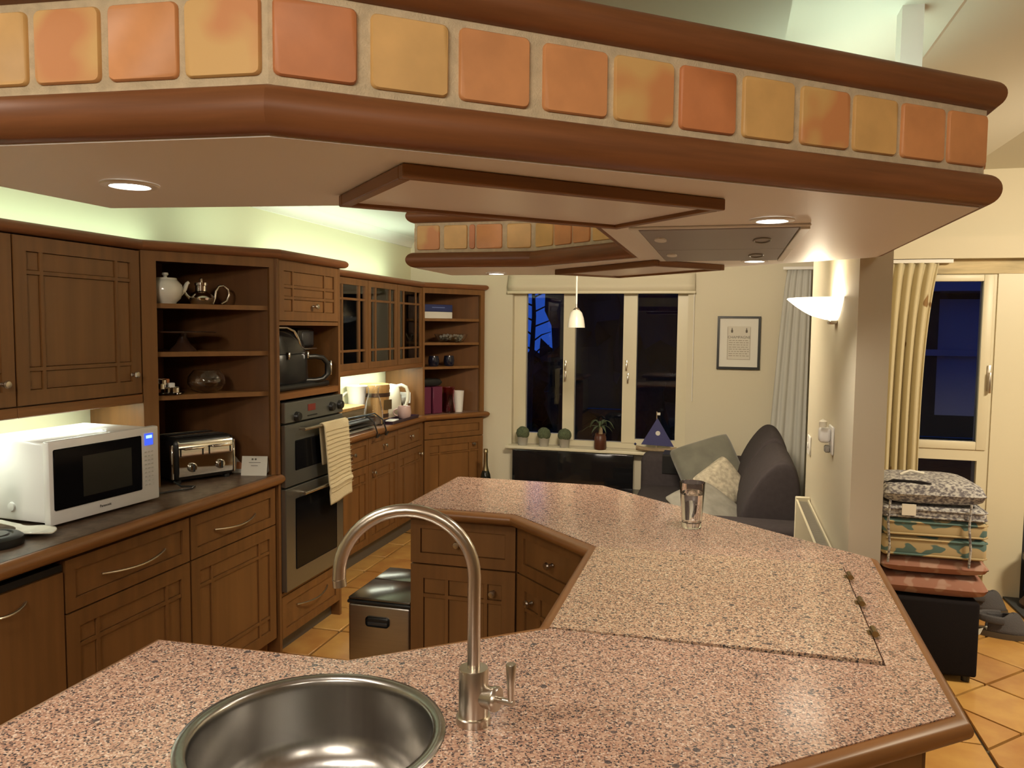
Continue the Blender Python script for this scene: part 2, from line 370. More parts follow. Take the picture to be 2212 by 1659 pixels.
# far wall with window opening X -1.68..-.29, Z .60..1.86
g = G(); Y2 = YF+.16
g.box((XW, YF, 0), (-1.675, Y2, 2.9)).box((-.29, YF, 0), (.72, Y2, 2.9)).box((-1.675, YF, 0), (-.29, Y2, .585)).box((-1.675, YF, 1.86), (-.29, Y2, 2.9))
struct(g.end('wall_far', CREAM, None, 0))
wallbox('wall_alcove_right', (.60, 3.86, 0), (.67, YF, 2.9), CREAM)
wallbox('wall_stub', (.372, 2.53, 0), (.462, 3.86, 2.6), CREAM)
wallbox('wall_stub_return', (.462, 3.76, 0), (.67, 3.86, 2.9), CREAM)
wallbox('wall_back', (XW-.1, -2.7, 0), (3.7, -2.6, 2.9), CREAM)
wallbox('wall_right', (3.6, -2.6, 0), (3.7, 5.3, 2.9), CREAM)
# window wall of the dining area: opening for window X .86..1.49, door X 1.69..2.7
YW = 5.15
g = G(); g.box((.67, YW, 0), (.86, YW+.14, 2.9)).box((.86, YW, 1.965), (2.75, YW+.14, 2.9)).box((2.75, YW, 0), (3.6, YW+.14, 2.9)).box((.86, YW, 0), (1.49, YW+.14, .12))
struct(g.end('wall_garden', CREAM, None, 0))
# ceilings
wallbox('ceiling', (XW, -2.6, ZC), (.478, YF, ZC+.1), CEIL)
g = G(); g.prism([(.478, ZC), (.56, ZC+.10), (.56, ZC+.2), (.478, ZC+.2)], -2.6, 5.3, Matrix(((1, 0, 0, 0), (0, 0, 1, 0), (0, 1, 0, 0), (0, 0, 0, 1))))
struct(g.end('trim_ceiling_edge', CEIL, None, 0))
g = G(); g.prism([(.50, ZC+.04), (1.3, 2.48), (3.7, 2.48), (3.7, 2.6), (.50, 2.6)], -2.6, 5.3, Matrix(((1, 0, 0, 0), (0, 0, 1, 0), (0, 1, 0, 0), (0, 0, 0, 1))))
struct(g.end('ceiling_dining', CEIL, None, 0))
# dropped casing of the extractor duct above the canopy
struct(G().box((-1.2, 1.3, 2.20), (.107, 2.05, ZC+.02)).end('trim_duct_casing', CEIL, None, 0))
# coving
cov = [(0, ZC-.072), (.012, ZC-.072)] + [(.012+.06*(1-cos(a)), ZC-.06+.052*sin(a)) for a in [pi/2*i/6 for i in range(7)]] + [(.08, ZC), (0, ZC)]
struct(G().sweep([(XW, -2.5), (XW, YF)], cov, side=1).end('trim_coving', CEIL))
struct(G().sweep([(XW+.08, YF), (.6, YF)], cov, side=1).end('trim_coving_far', CEIL))
# baseboards
struct(G().box((.67, YW-.015, 0), (.86, YW, .09)).end('baseboard_garden', JOIN))
struct(G().box((-1.9, YF-.015, 0), (.6, YF, .10)).end('baseboard_far', JOIN))
# lintel / pelmet band above the garden window
struct(G().box((.67, YW-.10, 1.968), (3.6, YW, 2.09)).end('trim_lintel', CREAM, None, 0))

# ------------------------------------------------------------------ far window (three lights)
def window_far():
    y0, y1 = YF+.06, YF+.12
    f = G()
    f.box((-1.675, y0, .60), (-1.575, y1, 1.86)).box((-.37, y0, .60), (-.29, y1, 1.86))
    f.box((-1.575, y0, 1.825), (-.37, y1, 1.86)).box((-1.575, y0, .60), (-.37, y1, .645))
    f.box((-1.265, y0-.006, .645), (-1.172, y1, 1.825)).box((-.786, y0-.006, .645), (-.680, y1, 1.825))
    o = struct(f.end('window_1', JOIN, None, 0))
    for x0, x1, z0, fr in ((-1.575, -1.265, .69, 1), (-1.172, -.786, .645, 0), (-.680, -.37, .675, 1)):
        if fr: G().box((x0, y0+.004, .645), (x1, y1, z0)).end('casement_rail', JOIN, o, 0)
        G().box((x0, y0+.03, z0), (x1, y0+.036, 1.825)).end('glass_pane', PANE, o, 0)
    for x, z in ((-1.245, 1.26), (-1.245, 1.17), (-.755, 1.27), (-.742, 1.17)):
        g = G(); g.box((x-.008, y0-.014, z-.03), (x+.008, y0-.006, z+.03), .003); g.box((x-.006, y0-.03, z-.05), (x+.006, y0-.014, z+.005), .003); g.end('window_handle', NICKEL, o)
    s = G(); s.box((-1.70, YF-.10, .575), (-.26, YF+.06, .60), .006); s.end('window_sill', JOIN, o)
window_far()
bl = thing('roller_blind', (-.97, YF-.03, 1.86), 'cream fabric blind gathered up above the three-light window', 'blind')
def blindf(a, b):
    x = -1.70+1.46*a
    return (x, YF-.03-.025*sin(pi*min(1, b*1.3))-.004*sin(9*b), 1.835+.135*b - .006*sin(pi*a) + .008*sin(3*pi*b)*.3)
g = G().grid(blindf, 24, 10); o = g.end('blind_fabric', CREAM, bl); sm = o.modifiers.new('s', 'SOLIDIFY'); sm.thickness = .006
G().box((-1.71, YF-.05, 1.818), (-.235, YF-.02, 1.84), .006).end('bottom_rail', JOIN, bl)
G().tube([(-.245, YF-.03, 1.83), (-.243, YF-.02, 1.0)], .003, 6).end('pull_cord', WHITE, bl)

# ------------------------------------------------------------------ garden window and door
def window_garden():
    y0, y1 = YW-.02, YW+.08
    f = G(); f.box((.86, y0, .12), (.93, y1, 1.965)).box((1.43, y0, .12), (1.49, y1, 1.965)).box((.93, y0, 1.88), (1.43, y1, 1.965)).box((.93, y0, .80), (1.43, y1, .865))
    o = struct(f.end('window_2', JOIN, None, 0))
    c = G(); c.box((.93, y0-.012, .865), (.985, y0+.03, 1.88), .004).box((1.418, y0-.012, .865), (1.47, y0+.03, 1.88), .004).box((.985, y0-.012, 1.842), (1.418, y0+.03, 1.88), .004).box((.985, y0-.012, .865), (1.418, y0+.03, .912), .004)
    c.end('casement', JOIN, o)
    G().box((.985, y0+.012, .912), (1.418, y0+.018, 1.842)).end('glass_pane', PANE, o, 0)
    G().box((.93, y0+.03, .12), (1.43, y0+.036, .80)).end('glass_pane', PANE, o, 0)
    h = G(); h.box((1.455, y0-.022, 1.21), (1.475, y0-.012, 1.36), .003); h.box((1.458, y0-.045, 1.20), (1.472, y0-.022, 1.32), .004); h.end('window_handle', NICKEL, o)
    struct(G().box((1.49, YW-.03, 0), (1.685, YW+.14, 1.965)).end('trim_post', JOIN, None, 0))
    # timber board behind the curtain heading
    struct(G().box((.67, YW-.035, 1.885), (2.75, YW-.02, 1.967)).end('trim_head_board', mat('knotty_board', (.50, .40, .22), .6, var=.3, scale=(4, 4, 30)), None, 0))
    d = G(); d.box((1.685, YW+.0, 0), (1.715, YW+.06, 1.885)).box((2.68, YW, 0), (2.75, YW+.06, 1.885)).box((1.715, YW, 1.84), (2.68, YW+.06, 1.885)).box((1.715, YW, 0), (2.68, YW+.06, .05))
    do = struct(d.end('door_1', DGREY, None, 0)); G().box((1.715, YW+.02, .05), (2.68, YW+.028, 1.84)).end('glass_pane', PANE, do, 0)
window_garden()
# floral curtain on the left of the garden window
def curtain(name, x0, x1, yb, zt, zb, folds, amp, m, flare, label, seed, wall='y'):
    t = thing(name, ((x0+x1)/2, yb, zb), label, 'curtain')
    rnd = random.Random(seed); ph = [rnd.uniform(-.6, .6) for _ in range(folds*2+2)]
    def f(a, b):
        k = a*folds; ii = int(min(k, folds-1)); w_ = amp*(.65+.35*(1-b)) * (1+.3*ph[ii])
        s_ = sin(2*pi*k + .5*ph[ii]*(1-b)); xx = x0+(x1-x0)*a + flare(a, b)
        yy = yb - w_*(abs(s_)**.7)*(1 if s_ > 0 else -1)
        if b > .86: yy = yb + (yy-yb)*(.75+.25*sin((b-.86)/.14*pi))
        return (xx, yy, zb+(zt-zb)*b) if wall == 'y' else (yy, xx, zb+(zt-zb)*b)
    o = G().grid(f, folds*14, 26).end('curtain_cloth', m, t); sm = o.modifiers.new('s', 'SOLIDIFY'); sm.thickness = .004
    return t
ct = curtain('floral_curtain', .84, 1.12, YW-.075, 1.945, .03, 6, .030, CURT, lambda a, b: a*(.05*(b**6) - .012*sin(pi*b)) - .02*(1-b)*(1-a), 'cream sprigged curtain with pinch pleats left of the garden window', 3)
G().box((.76, YW-.085, 1.945), (1.24, YW-.055, 1.965)).end('curtain_track', WHITE, ct)
# grey voile curtain in the alcove corner
ct = curtain('voile_curtain', .415, .575, 6.09, 1.985, .03, 4, .011, SHEER, lambda a, b: -(1-a)*.125*max(0, 1-b)**.75, 'grey voile curtain hanging in the alcove corner behind the sofa', 8)
G().box((.38, 6.06, 1.985), (.595, 6.10, 2.005)).end('curtain_track', WHITE, ct)

# ------------------------------------------------------------------ canopy over the island
CAN = [(-1.085, .735), (-.492, .786), (.405, 1.497), (.405, 2.44), (-.44, 3.075), (-1.085, 3.055), (-1.085, 2.665), (-.648, 2.665), (-.262, 2.372), (-.262, 1.600), (-.642, 1.268), (-1.085, 1.213)]
can = thing('island_canopy', (-.1, 1.93, 1.757), 'tiled canopy with cherry mouldings hanging over the granite island', 'canopy')
def ccw(p): return p if sum(p[i-1][0]*p[i][1]-p[i][0]*p[i-1][1] for i in range(len(p))) > 0 else p[::-1]
CC = ccw(CAN)
def offs(poly, d):
    out = []
    for i in range(len(poly)):
        p = Vector(poly[i]); a = (p-Vector(poly[i-1])).normalized(); b = (Vector(poly[(i+1) % len(poly)])-p).normalized()
        n1 = Vector((a.y, -a.x)); n2 = Vector((b.y, -b.x)); m = (n1+n2)/(1+n1.dot(n2)); out.append((p.x+m.x*d, p.y+m.y*d))
    return out
G().prism(offs(CC, -.004), 1.7570, 1.766).end('soffit_panel', PANEL, can, 0)
G().prism(offs(CC, 0), 1.766, 1.945).end('tile_backing', GROUT, can, 0)
G().sweep(CC, nose(1.7855, .0262, .026), closed=True).end('lower_moulding', CHERRY, can, 22)
G().sweep(CC, nose(1.9395, .0235, .026), closed=True).end('upper_moulding', CHERRY, can, 22)
G().box((.355, 1.97, 1.955), (.400, 2.03, ZC+.02)).end('hanger_post', WHITE, can, 0)
def wtile(p0, p1, za, zb, m, jit=.0):
    d = Vector((p1[0]-p0[0], p1[1]-p0[1], 0)); L = d.length; d.normalize(); M = frame((p0[0], p0[1], 0), d, (-d.y, d.x, 0))
    g = G(M); mk = set(g.bm.verts)
    n = 5; rc = .007; pts = []
    for cx, cz, a0 in ((L-rc, zb-rc, 0), (rc, zb-rc, pi/2), (rc, za+rc, pi), (L-rc, za+rc, 3*pi/2)):
        for i in range(4):
            a = a0+pi/2*i/3; pts.append((cx+rc*cos(a), cz+rc*sin(a)))
    fr = [g.bm.verts.new((x + random.uniform(-jit, jit), -.0055, z)) for x, z in pts]; mid = [g.bm.verts.new((x*1.0, -.003, z)) for x, z in pts]; bk = [g.bm.verts.new((x, .002, z)) for x, z in pts]
    cx, cz = L/2, (za+zb)/2
    for v in fr: v.co.x = cx+(v.co.x-cx)*.965; v.co.z = cz+(v.co.z-cz)*.965
    g.bm.faces.new(fr); k = len(pts)
    for A, B in ((fr, mid), (mid, bk)):
        for i in range(k): g.bm.faces.new((A[i], A[(i+1) % k], B[(i+1) % k], B[i]))
    g._x([v for v in g.bm.verts])
    return g.end('canopy_tile', m, can, 50)
O_, R_, Y_, T_ = TILEO, TILER, TILEY, TILE2
def row(a, b, ss, za=1.822, zb=1.906):
    a = Vector(a); b = Vector(b); d = (b-a).normalized()
    for s0, s1, m in ss: wtile(tuple(a+d*s0), tuple(a+d*s1), za+random.uniform(-.001, .001), zb+random.uniform(-.001, .001), m, .0006)
row(CAN[0], CAN[1], [(.02, .11, O_), (.122, .205, R_), (.214, .298, Y_), (.309, .392, T_), (.403, .489, O_), (.498, .588, T_)])
row(CAN[1], CAN[2], [(.005, .097, R_), (.113, .206, Y_), (.220, .312, O_), (.331, .423, O_), (.434, .525, T_), (.536, .629, R_), (.642, .733, Y_), (.747, .840, T_), (.850, .939, Y_), (.950, 1.044, O_), (1.053, 1.143, O_)])
row((-.648, 2.665), (-1.085, 2.665), [], 0, 0)
row(CAN[6], CAN[7], [(.010, .095, T_), (.112, .198, Y_), (.206, .226, R_), (.232, .325, O_), (.343, .428, Y_)])
row(CAN[7], CAN[8], [(.015, .104, Y_), (.112, .196, O_), (.204, .283, O_), (.297, .385, Y_), (.397, .478, O_)])
row(CAN[2], CAN[3], [(.01+.1045*i, .10+.1045*i, (O_, Y_, T_, R_)[i % 4]) for i in range(9)])
row(CAN[8], CAN[9], [(.02+.106*i, .11+.106*i, (O_, T_, Y_)[i % 3]) for i in range(7)])
row(CAN[11], CAN[0], [(.01+.108*i, .10+.108*i, (Y_, O_)[i % 2]) for i in range(4)])
row(CAN[5], CAN[6], [(.01+.095*i, .095+.095*i, (Y_, O_)[i % 2]) for i in range(4)])

# downlights in the canopy
def downlight(x, y, lab, pw):
    t = thing('downlight', (x, y, 1.7565), lab, 'light')
    g = G().lathe([(.027, 0), (.029, -.004), (.040, -.003), (.041, 0)], (x, y, 1.7563), 32); g.end('trim_ring', WHITE, t)
    G().lathe([(0, -.0012), (.027, -.0012), (.027, 0), (0, 0)], (x, y, 1.7563), 28).end('lamp', BULB, t)
    light('downlight_beam', 'SPOT', (x, y, 1.750), pw, NEUT, .025, aim=(x, y, 0), spot=120, blend=.7)
downlight(-.865, 1.007, 'recessed downlight under the near left end of the canopy', 15)
downlight(.076, 1.576, 'recessed downlight between the canopy moulding and near edge of the hood', 18)
downlight(.074, 2.488, 'recessed downlight behind the far edge of the hood', 14)
downlight(-.86, 2.937, 'recessed downlight under the small far arm of the canopy', 10)
# framed light boxes
def lightbox(o, u, v, L, W, lab):
    u = Vector(u).normalized(); d = Vector((-u.y, u.x))
    if d.dot(Vector(v)) < 0: o = (o[0]+u.x*L, o[1]+u.y*L); u = -u; d = Vector((-u.y, u.x))
    M = frame((o[0], o[1], 1.7385), u, d); c = M @ Vector((L/2, W/2, .018))
    t = thing('light_box', c, lab, 'light')
    h = .018; w_ = .017
    for a, b in (((0, 0, 0), (L, w_, h)), ((0, W-w_, 0), (L, W, h)), ((0, w_, 0), (w_, W-w_, h)), ((L-w_, w_, 0), (L, W-w_, h))): G(M).box(a, b, .0015, 1).end('frame_rail', OAKH, t, 0)
    G(M).box((w_, w_, .006), (L-w_, W-w_, .010)).end('diffuser', DIFF, t, 0)
    for x in (L*.22, L*.78): G(M).box((x-.04, w_, .003), (x+.04, w_+.012, .006)).end('clip', WHITE, t, 0)
lightbox((-.402, .947), (.397, .371), (-.6, .6), .54, .295, 'wood framed light box under the near bend of the canopy')
lightbox((-.600, 2.79), (.39, -.37), (.6, .6), .53, .295, 'wood framed light box under the far bend of the canopy')
# extractor hood set in the canopy
hd = thing('extractor_hood', (-.024, 2.04, 1.757), 'flush grey extractor hood panel set in the canopy between two downlights', 'extractor hood')
g = G(); g.box((-.20, 1.645, 1.7525), (.152, 1.662, 1.7565), .001, 1).box((-.20, 2.42, 1.7525), (.152, 2.437, 1.7565), .001, 1).box((-.20, 1.662, 1.7525), (-.183, 2.42, 1.7565)).end('hood_frame', WHITE, hd, 0)
for a, b in ((1.664, 2.075), (2.081, 2.418)):
    G().box((-.181, a, 1.7505), (.132, b, 1.7565), .001, 1).end('filter_panel', HOODM, hd, 0)
    G().box((.134, a, 1.748), (.152, b, 1.7565), .001, 1).end('edge_strip', WHITE, hd, 0)
    ym = (a+b)/2
    g = G(); g.lathe([(0, 0), (.018, 0), (.018, -.003), (0, -.003)], (-.15, ym-.02, 1.7505), 20, Matrix.Translation((-.15, ym, 0)) @ Matrix.Diagonal((.75, 2.2, 1, 1)) @ Matrix.Translation((.15, -ym, 0))); g.end('catch', WHITE, hd)
    g = G(); g.tube([(.07+.018*cos(2*pi*k/20), ym+.05*sin(2*pi*k/20), 1.7495) for k in range(21)], .002, 6); g.end('lamp_cover', RADM, hd)
# cove light strips standing on top of the canopy and on top of the cabinets
def striplight(a, b, z, pw, lab, up=True, col=GREEN, grp='hidden cove lights'):
    a = Vector((*a, z)); b = Vector((*b, z)); m_ = (a+b)/2
    t = thing('strip_light', m_, lab, 'light'); d = (b-a); ang = math.atan2(d.y, d.x); L = d.length
    M = Rz(ang, m_)
    s_ = 1 if up else -1
    G(M).box((-L/2, -.015, -.012 if up else .0), (L/2, .015, 0 if up else .012)).end('tube_holder', WHITE, t, 0)
    G(M).tube([(-L/2+.02, 0, .006*s_), (L/2-.02, 0, .006*s_)], .0055, 8).end('tube', mat('tube_glow', (1, 1, 1), emit=col, es=2) if 'tube_glow' not in MATS else MATS['tube_glow'], t)
    o = light('strip_glow', 'AREA', m_+Vector((0, 0, .016*s_)), pw, col, L-.03, .02, aim=m_+Vector((0, 0, s_))); o.rotation_euler.z = ang if up else ang
    return t

# ------------------------------------------------------------------ island
WT = [(-1.11, .745), (-.477, .745), (.395, 1.458), (.417, 2.426), (-.48, 3.229), (-1.107, 3.228), (-1.107, 2.634), (-.698, 2.634), (-.361, 2.305), (-.358, 1.643), (-.694, 1.363), (-1.11, 1.345)]
isl = thing('island_worktop', (0, 2, .862), 'pink speckled granite worktop with wooden edge on the kitchen island', 'worktop')
def slab(poly, holes, z0, z1, name, m, parent):
    bm = bmesh.new(); loops = [poly]+holes
    for L in loops:
        vs = [bm.verts.new((p[0], p[1], z1)) for p in L]
        for i in range(len(vs)): bm.edges.new((vs[i], vs[(i+1) % len(vs)]))
    bmesh.ops.triangle_fill(bm, use_beauty=True, use_dissolve=False, edges=bm.edges[:])
    r = bmesh.ops.extrude_face_region(bm, geom=bm.faces[:])
    for v in r['geom']:
        if isinstance(v, bmesh.types.BMVert): v.co.z = z0
    g = G(); g.bm.free(); g.bm = bm; return g.end(name, m, parent, 0)
SC = (-.62, 1.10)
lidrect = [(-.358, 1.637), (.318, 1.637), (.330, 2.312), (-.361, 2.312)]
WTc = WT[:8] + [(-.361, 2.312), (.330, 2.312), (.318, 1.637), (-.352, 1.637)] + WT[10:]
hole = [(SC[0]+.196*cos(2*pi*k/48), SC[1]+.196*sin(2*pi*k/48)) for k in range(48)]
slab(WTc, [hole], .862, .90, 'granite_slab', GRAN, isl)
G().prism([(-.358, 1.637), (.318, 1.637), (.330, 2.312), (-.361, 2.312)], .862, .872).end('hob_recess', BLACK, isl, 0)
G().sweep(ccw(WT), nose(.8775, .0205, .026, -.006), closed=True).end('wooden_edge', OAKH, isl, 22)
lid = thing('hob_lid', (0, 1.97, .872), 'hinged granite lid lying over the hob in the island worktop', 'hob cover')
def lz(x): return .9015 + .006*(x+.36)/.68
g = G(); pts = [(-.353, 1.643), (.312, 1.643), (.324, 2.306), (-.356, 2.306)]
top = [g.bm.verts.new((x, y, lz(x))) for x, y in pts]; bot = [g.bm.verts.new((x, y, .8722)) for x, y in pts]
g.bm.faces.new(top); g.bm.faces.new(bot[::-1])
for i in range(4): g.bm.faces.new((bot[i], bot[(i+1) % 4], top[(i+1) % 4], top[i]))
g.end('lid_slab', GRANL, lid, 0)
for y in (2.19, 1.985, 1.79):
    x = .318+.012*(y-1.643)/.66; hg = G(); hg.box((x-.013, y-.013, .9073), (x+.010, y+.013, .9092)); hg.end('hinge', BRASS, lid)
    h = bpy.data.objects[lid.children[-1].name] if lid.children else None
    G().tube([(x, y-.018, .912), (x, y+.018, .912)], .0068, 14).end('hinge_pin', BRASS, h)
# sink
sk = thing('round_sink', (SC[0], SC[1], .90), 'round stainless steel sink bowl set in the near arm of the island', 'sink')
G().lathe([(.211, .9003), (.209, .9035), (.200, .9045), (.192, .9025), (.1885, .897), (.1875, .885), (.1855, .80), (.176, .765), (.150, .748), (.05, .742), (.045, .742), (.045, .738), (.17, .74), (.19, .80), (.194, .898)], (SC[0], SC[1], 0), 72).end('bowl', SINKM, sk, 60)
G().lathe([(0, .737), (.044, .737), (.044, .7415), (.034, .743), (.03, .739), (0, .739)], (SC[0], SC[1], 0), 32).end('drain', CHROME, sk)
# faucet
FB = (-.385, 1.203); fa = radians(195); FD = Vector((cos(fa), sin(fa), 0)); FS = Vector((sin(fa)*-1, cos(fa), 0))
fc = thing('kitchen_faucet', (FB[0], FB[1], .90), 'tall satin nickel swan neck faucet standing beside the round sink', 'faucet')
F0 = Vector((FB[0], FB[1], 0))
G().lathe([(0, .9005), (.0285, .9005), (.0285, .912), (.0265, .914), (0, .914)], (FB[0], FB[1], 0), 36).end('base_ring', NICKEL, fc)
G().lathe([(0, .914), (.0245, .914), (.0245, .990), (.0235, .993), (.0115, .9935), (0, .9935)], (FB[0], FB[1], 0), 36).end('body', NICKEL, fc)
pts = [F0+Vector((0, 0, .99)), F0+Vector((0, 0, 1.06)), F0+Vector((0, 0, 1.145))] + [F0+FD*(.110-.110*cos(a))+Vector((0, 0, 1.145+.108*sin(a))) for a in [pi*k/22 for k in range(1, 22)]] + [F0+FD*.2205+Vector((0, 0, 1.138))]
sp = G().tube(pts, .0108, 20).end('spout', NICKEL, fc, 60)
e = F0+FD*.2205; G().tube([e+Vector((.0005, 0, 1.138)), e+Vector((.002, 0, 1.126))], .0112, 20).end('aerator', NICKEL, sp)
LD = Vector((.98, -.18, 0)).normalized(); q = F0+Vector((0, 0, .948))
G().tube([q+LD*.016, q+LD*.034, q+LD*.038, q+LD*.042, q+LD*.046], [.017, .0185, .0205, .0205, .0185], 24).end('valve_housing', NICKEL, fc)
lv = G().tube([q+LD*.044, q+LD*.073], .0055, 12).end('lever_stem', NICKEL, fc)
G().tube([q+LD*.068+Vector((0, 0, .001)), q+LD*.068+Vector((0, 0, .018)), q+LD*.068+Vector((0, 0, .062)), q+LD*.068+Vector((0, 0, .064))], [.0045, .0058, .0088, .0080], 16).end('lever', NICKEL, lv)

# ------------------------------------------------------------------ cabinet fronts
def knob(M, x, z, parent, m=NICKEL):
    K = M @ Matrix.Translation((x, 0, z)) @ Matrix.Rotation(pi/2, 4, 'X')
    return G(K).lathe([(0, 0), (.008, 0), (.006, .004), (.005, .012), (.011, .017), (.0135, .023), (.011, .029), (0, .031)], n=20).end('knob', m, parent)
def bow(M, x0, x1, z, parent):
    n = 14; pts = [(x0+(x1-x0)*i/n, .004-.030*sin(pi*i/n)**.8, z-.010*sin(pi*i/n)) for i in range(n+1)]
    return G(M).tube(pts, .0042, 8).end('handle', NICKEL, parent)
def front(M, x0, x1, z0, z1, parent, name='door', cols=(.15, .85), rows=(.14, .86), sw=.05, glassy=False, panels=True, t=.02, bw=.013):
    g = G(M); ix0, ix1, iz0, iz1 = x0+sw, x1-sw, z0+sw, z1-sw
    for a, b in (((x0, 0, z0), (ix0, t, z1)), ((ix1, 0, z0), (x1, t, z1)), ((ix0, 0, z0), (ix1, t, iz0)), ((ix0, 0, iz1), (ix1, t, z1))): g.box(a, b)
    xs = [ix0+(ix1-ix0)*c for c in cols]; zs = [iz0+(iz1-iz0)*r for r in rows]
    for x in xs: g.box((x-bw/2, .0015, iz0), (x+bw/2, .015, iz1))
    for z in zs: g.box((ix0, .002, z-bw/2), (ix1, .015, z+bw/2))
    d = g.end(name, OAK, parent, 0)
    X = [ix0]+xs+[ix1]; Z = [iz0]+zs+[iz1]
    for i in range(len(X)-1):
        for j in range(len(Z)-1):
            a = X[i]+(bw/2 if i else 0); b = X[i+1]-(bw/2 if i < len(X)-2 else 0); c = Z[j]+(bw/2 if j else 0); e = Z[j+1]-(bw/2 if j < len(Z)-2 else 0)
            if glassy: G(M).box((a-.003, .008, c-.003), (b+.003, .011, e+.003)).end('glass_pane', PANE, d, 0)
            else: G(M).box((a+.0008, .0075, c+.0008), (b-.0008, .016, e-.0008), .002, 1).end('door_panel' if name == 'door' else 'drawer_panel', OAKP, d, 0)
    return d
def drawer(M, x0, x1, z0, z1, parent, sw=.038): return front(M, x0, x1, z0, z1, parent, 'drawer', (), (), sw)
Lf = lambda y: frame((-1.97, y, 0), (0, 1, 0), (-1, 0, 0))
def carcass(M, w_, d, z0, z1, parent, m=OAK): return G(M).box((.002, .021, z0), (w_-.002, d, z1)).end('carcass', m, parent, 0)
# left run: dishwasher, two base units
M = Lf(1.372); t = thing('integrated_dishwasher', M @ Vector((.3, .3, 0)), 'plain oak fronted integrated dishwasher at the left end of the worktop', 'dishwasher')
carcass(M, .596, .55, .10, .80, t, DGREY); G(M).box((.003, 0, .10), (.593, .02, .775)).end('door', OAK, t, 0); d = t.children[-1] if t.children else None
G(M).box((.003, .004, .779), (.593, .03, .80)).end('dark_gap_strip', BLACK, t, 0)  # black strip puts the shade of the gap under the worktop into colour
bow(M, .29, .46, .728, t)
for y, lab in ((1.972, 'oak base unit with bow handles between dishwasher and the taller oven side unit'), (2.572, 'oak base unit with bow handles directly beside the oven tower')):
    M = Lf(y); t = thing('base_unit', M @ Vector((.3, .3, 0)), lab, 'cabinet', 'base units under the dark worktop')
    carcass(M, .596, .55, .10, .815, t)
    d = drawer(M, .003, .593, .640, .808, t); bow(M, .155, .46 if y < 2 else .44, .722, d)
    d = front(M, .003, .593, .105, .634, t, cols=(.16, .84), rows=(.15, .85)); 
    G(M).box((.0, .05, 0), (.596, .07, .098)).end('plinth', OAKH, t, 0)
wl = thing('left_worktop', (-2.25, 2.2, .83), 'dark brown worktop with rounded oak edge under the microwave and toaster', 'worktop')
G().box((XW+.002, .9, .832), (-1.962, 3.172, .87)).end('laminate_slab', LAM, wl, 0)
G().sweep([(-1.962, .9), (-1.962, 3.172), (-1.99, 3.172)], nose(.8455, .0245, .026, -.004)).end('wooden_edge', OAKH, wl, 22)
# left wall cabinets
Uf = lambda y: frame((-2.29, y, 0), (0, 1, 0), (-1, 0, 0))
for y, w_, lab in ((1.52, .585, 'oak wall cabinet at the left edge of the picture, only its edge showing'), (2.118, .592, 'oak wall cabinet with lattice door and one knob above the microwave')):
    M = Uf(y); w_ += .013 if y < 2 else 0; t = thing('wall_cabinet', M @ Vector((w_/2, .12, 1.262)), lab, 'cabinet')
    G(M).box((0, .021, 1.262), (w_, .265, 1.843)).end('carcass', OAK, t, 0)
    d = front(M, .004, w_-.004, 1.268, 1.840, t, cols=(.13, .85), rows=(.15, .85))
    knob(M, w_-.055, 1.345, d)
    G(M).box((0, -.002, 1.226), (w_, .034, 1.2625), .003, 1).end('light_rail', OAKH, t, 0)
# tall open corner shelf unit
def shelfunit(A, B, z0, shelves, tops, stl, str_, lab, grp=None):
    A = Vector(A); B = Vector(B); u = (B-A).normalized(); L = (B-A).length; d = Vector((-u.y, u.x)); M = frame((A.x, A.y, 0), u, d)
    t = thing('open_shelf_unit', (A.x-.1, B.y-.1, z0), lab, 'shelf unit')
    far = B.y; xb = XW+.003
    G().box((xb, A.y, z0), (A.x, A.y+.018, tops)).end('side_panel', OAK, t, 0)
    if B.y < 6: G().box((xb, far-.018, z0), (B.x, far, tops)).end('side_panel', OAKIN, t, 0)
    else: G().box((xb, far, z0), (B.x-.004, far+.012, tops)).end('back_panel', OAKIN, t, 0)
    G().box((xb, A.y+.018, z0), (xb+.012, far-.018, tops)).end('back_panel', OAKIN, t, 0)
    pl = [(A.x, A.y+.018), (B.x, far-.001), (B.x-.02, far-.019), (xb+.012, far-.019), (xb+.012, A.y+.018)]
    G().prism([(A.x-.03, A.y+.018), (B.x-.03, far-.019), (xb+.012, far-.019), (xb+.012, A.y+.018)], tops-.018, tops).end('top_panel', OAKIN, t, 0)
    G(M).box((0, -.002, z0), (stl, .02, tops)).end('stile', OAK, t, 0); G(M).box((L-str_, -.002, z0), (L, .02, tops)).end('stile', OAK, t, 0)
    G(M).box((stl, -.002, tops-.040), (L-str_, .02, tops)).end('top_rail', OAK, t, 0)
    o = d*.022
    for z in shelves:
        p0 = A+o+u*.012; p1 = B+o-u*.030
        G().prism([(p0.x, p0.y+.014), (p1.x, p1.y), (p1.x-.012, far-.019), (xb+.012, far-.019), (xb+.012, A.y+.018), (p0.x-.02, A.y+.018)], z-.020, z).end('shelf', OAKP, t, 0)
    return M, t
LS, lsu = shelfunit((-2.292, 2.716), (-1.948, 3.174), .8705, (1.634, 1.432, 1.250), 1.845, .058, .042, 'tall open oak shelf unit set at an angle beside the oven tower')
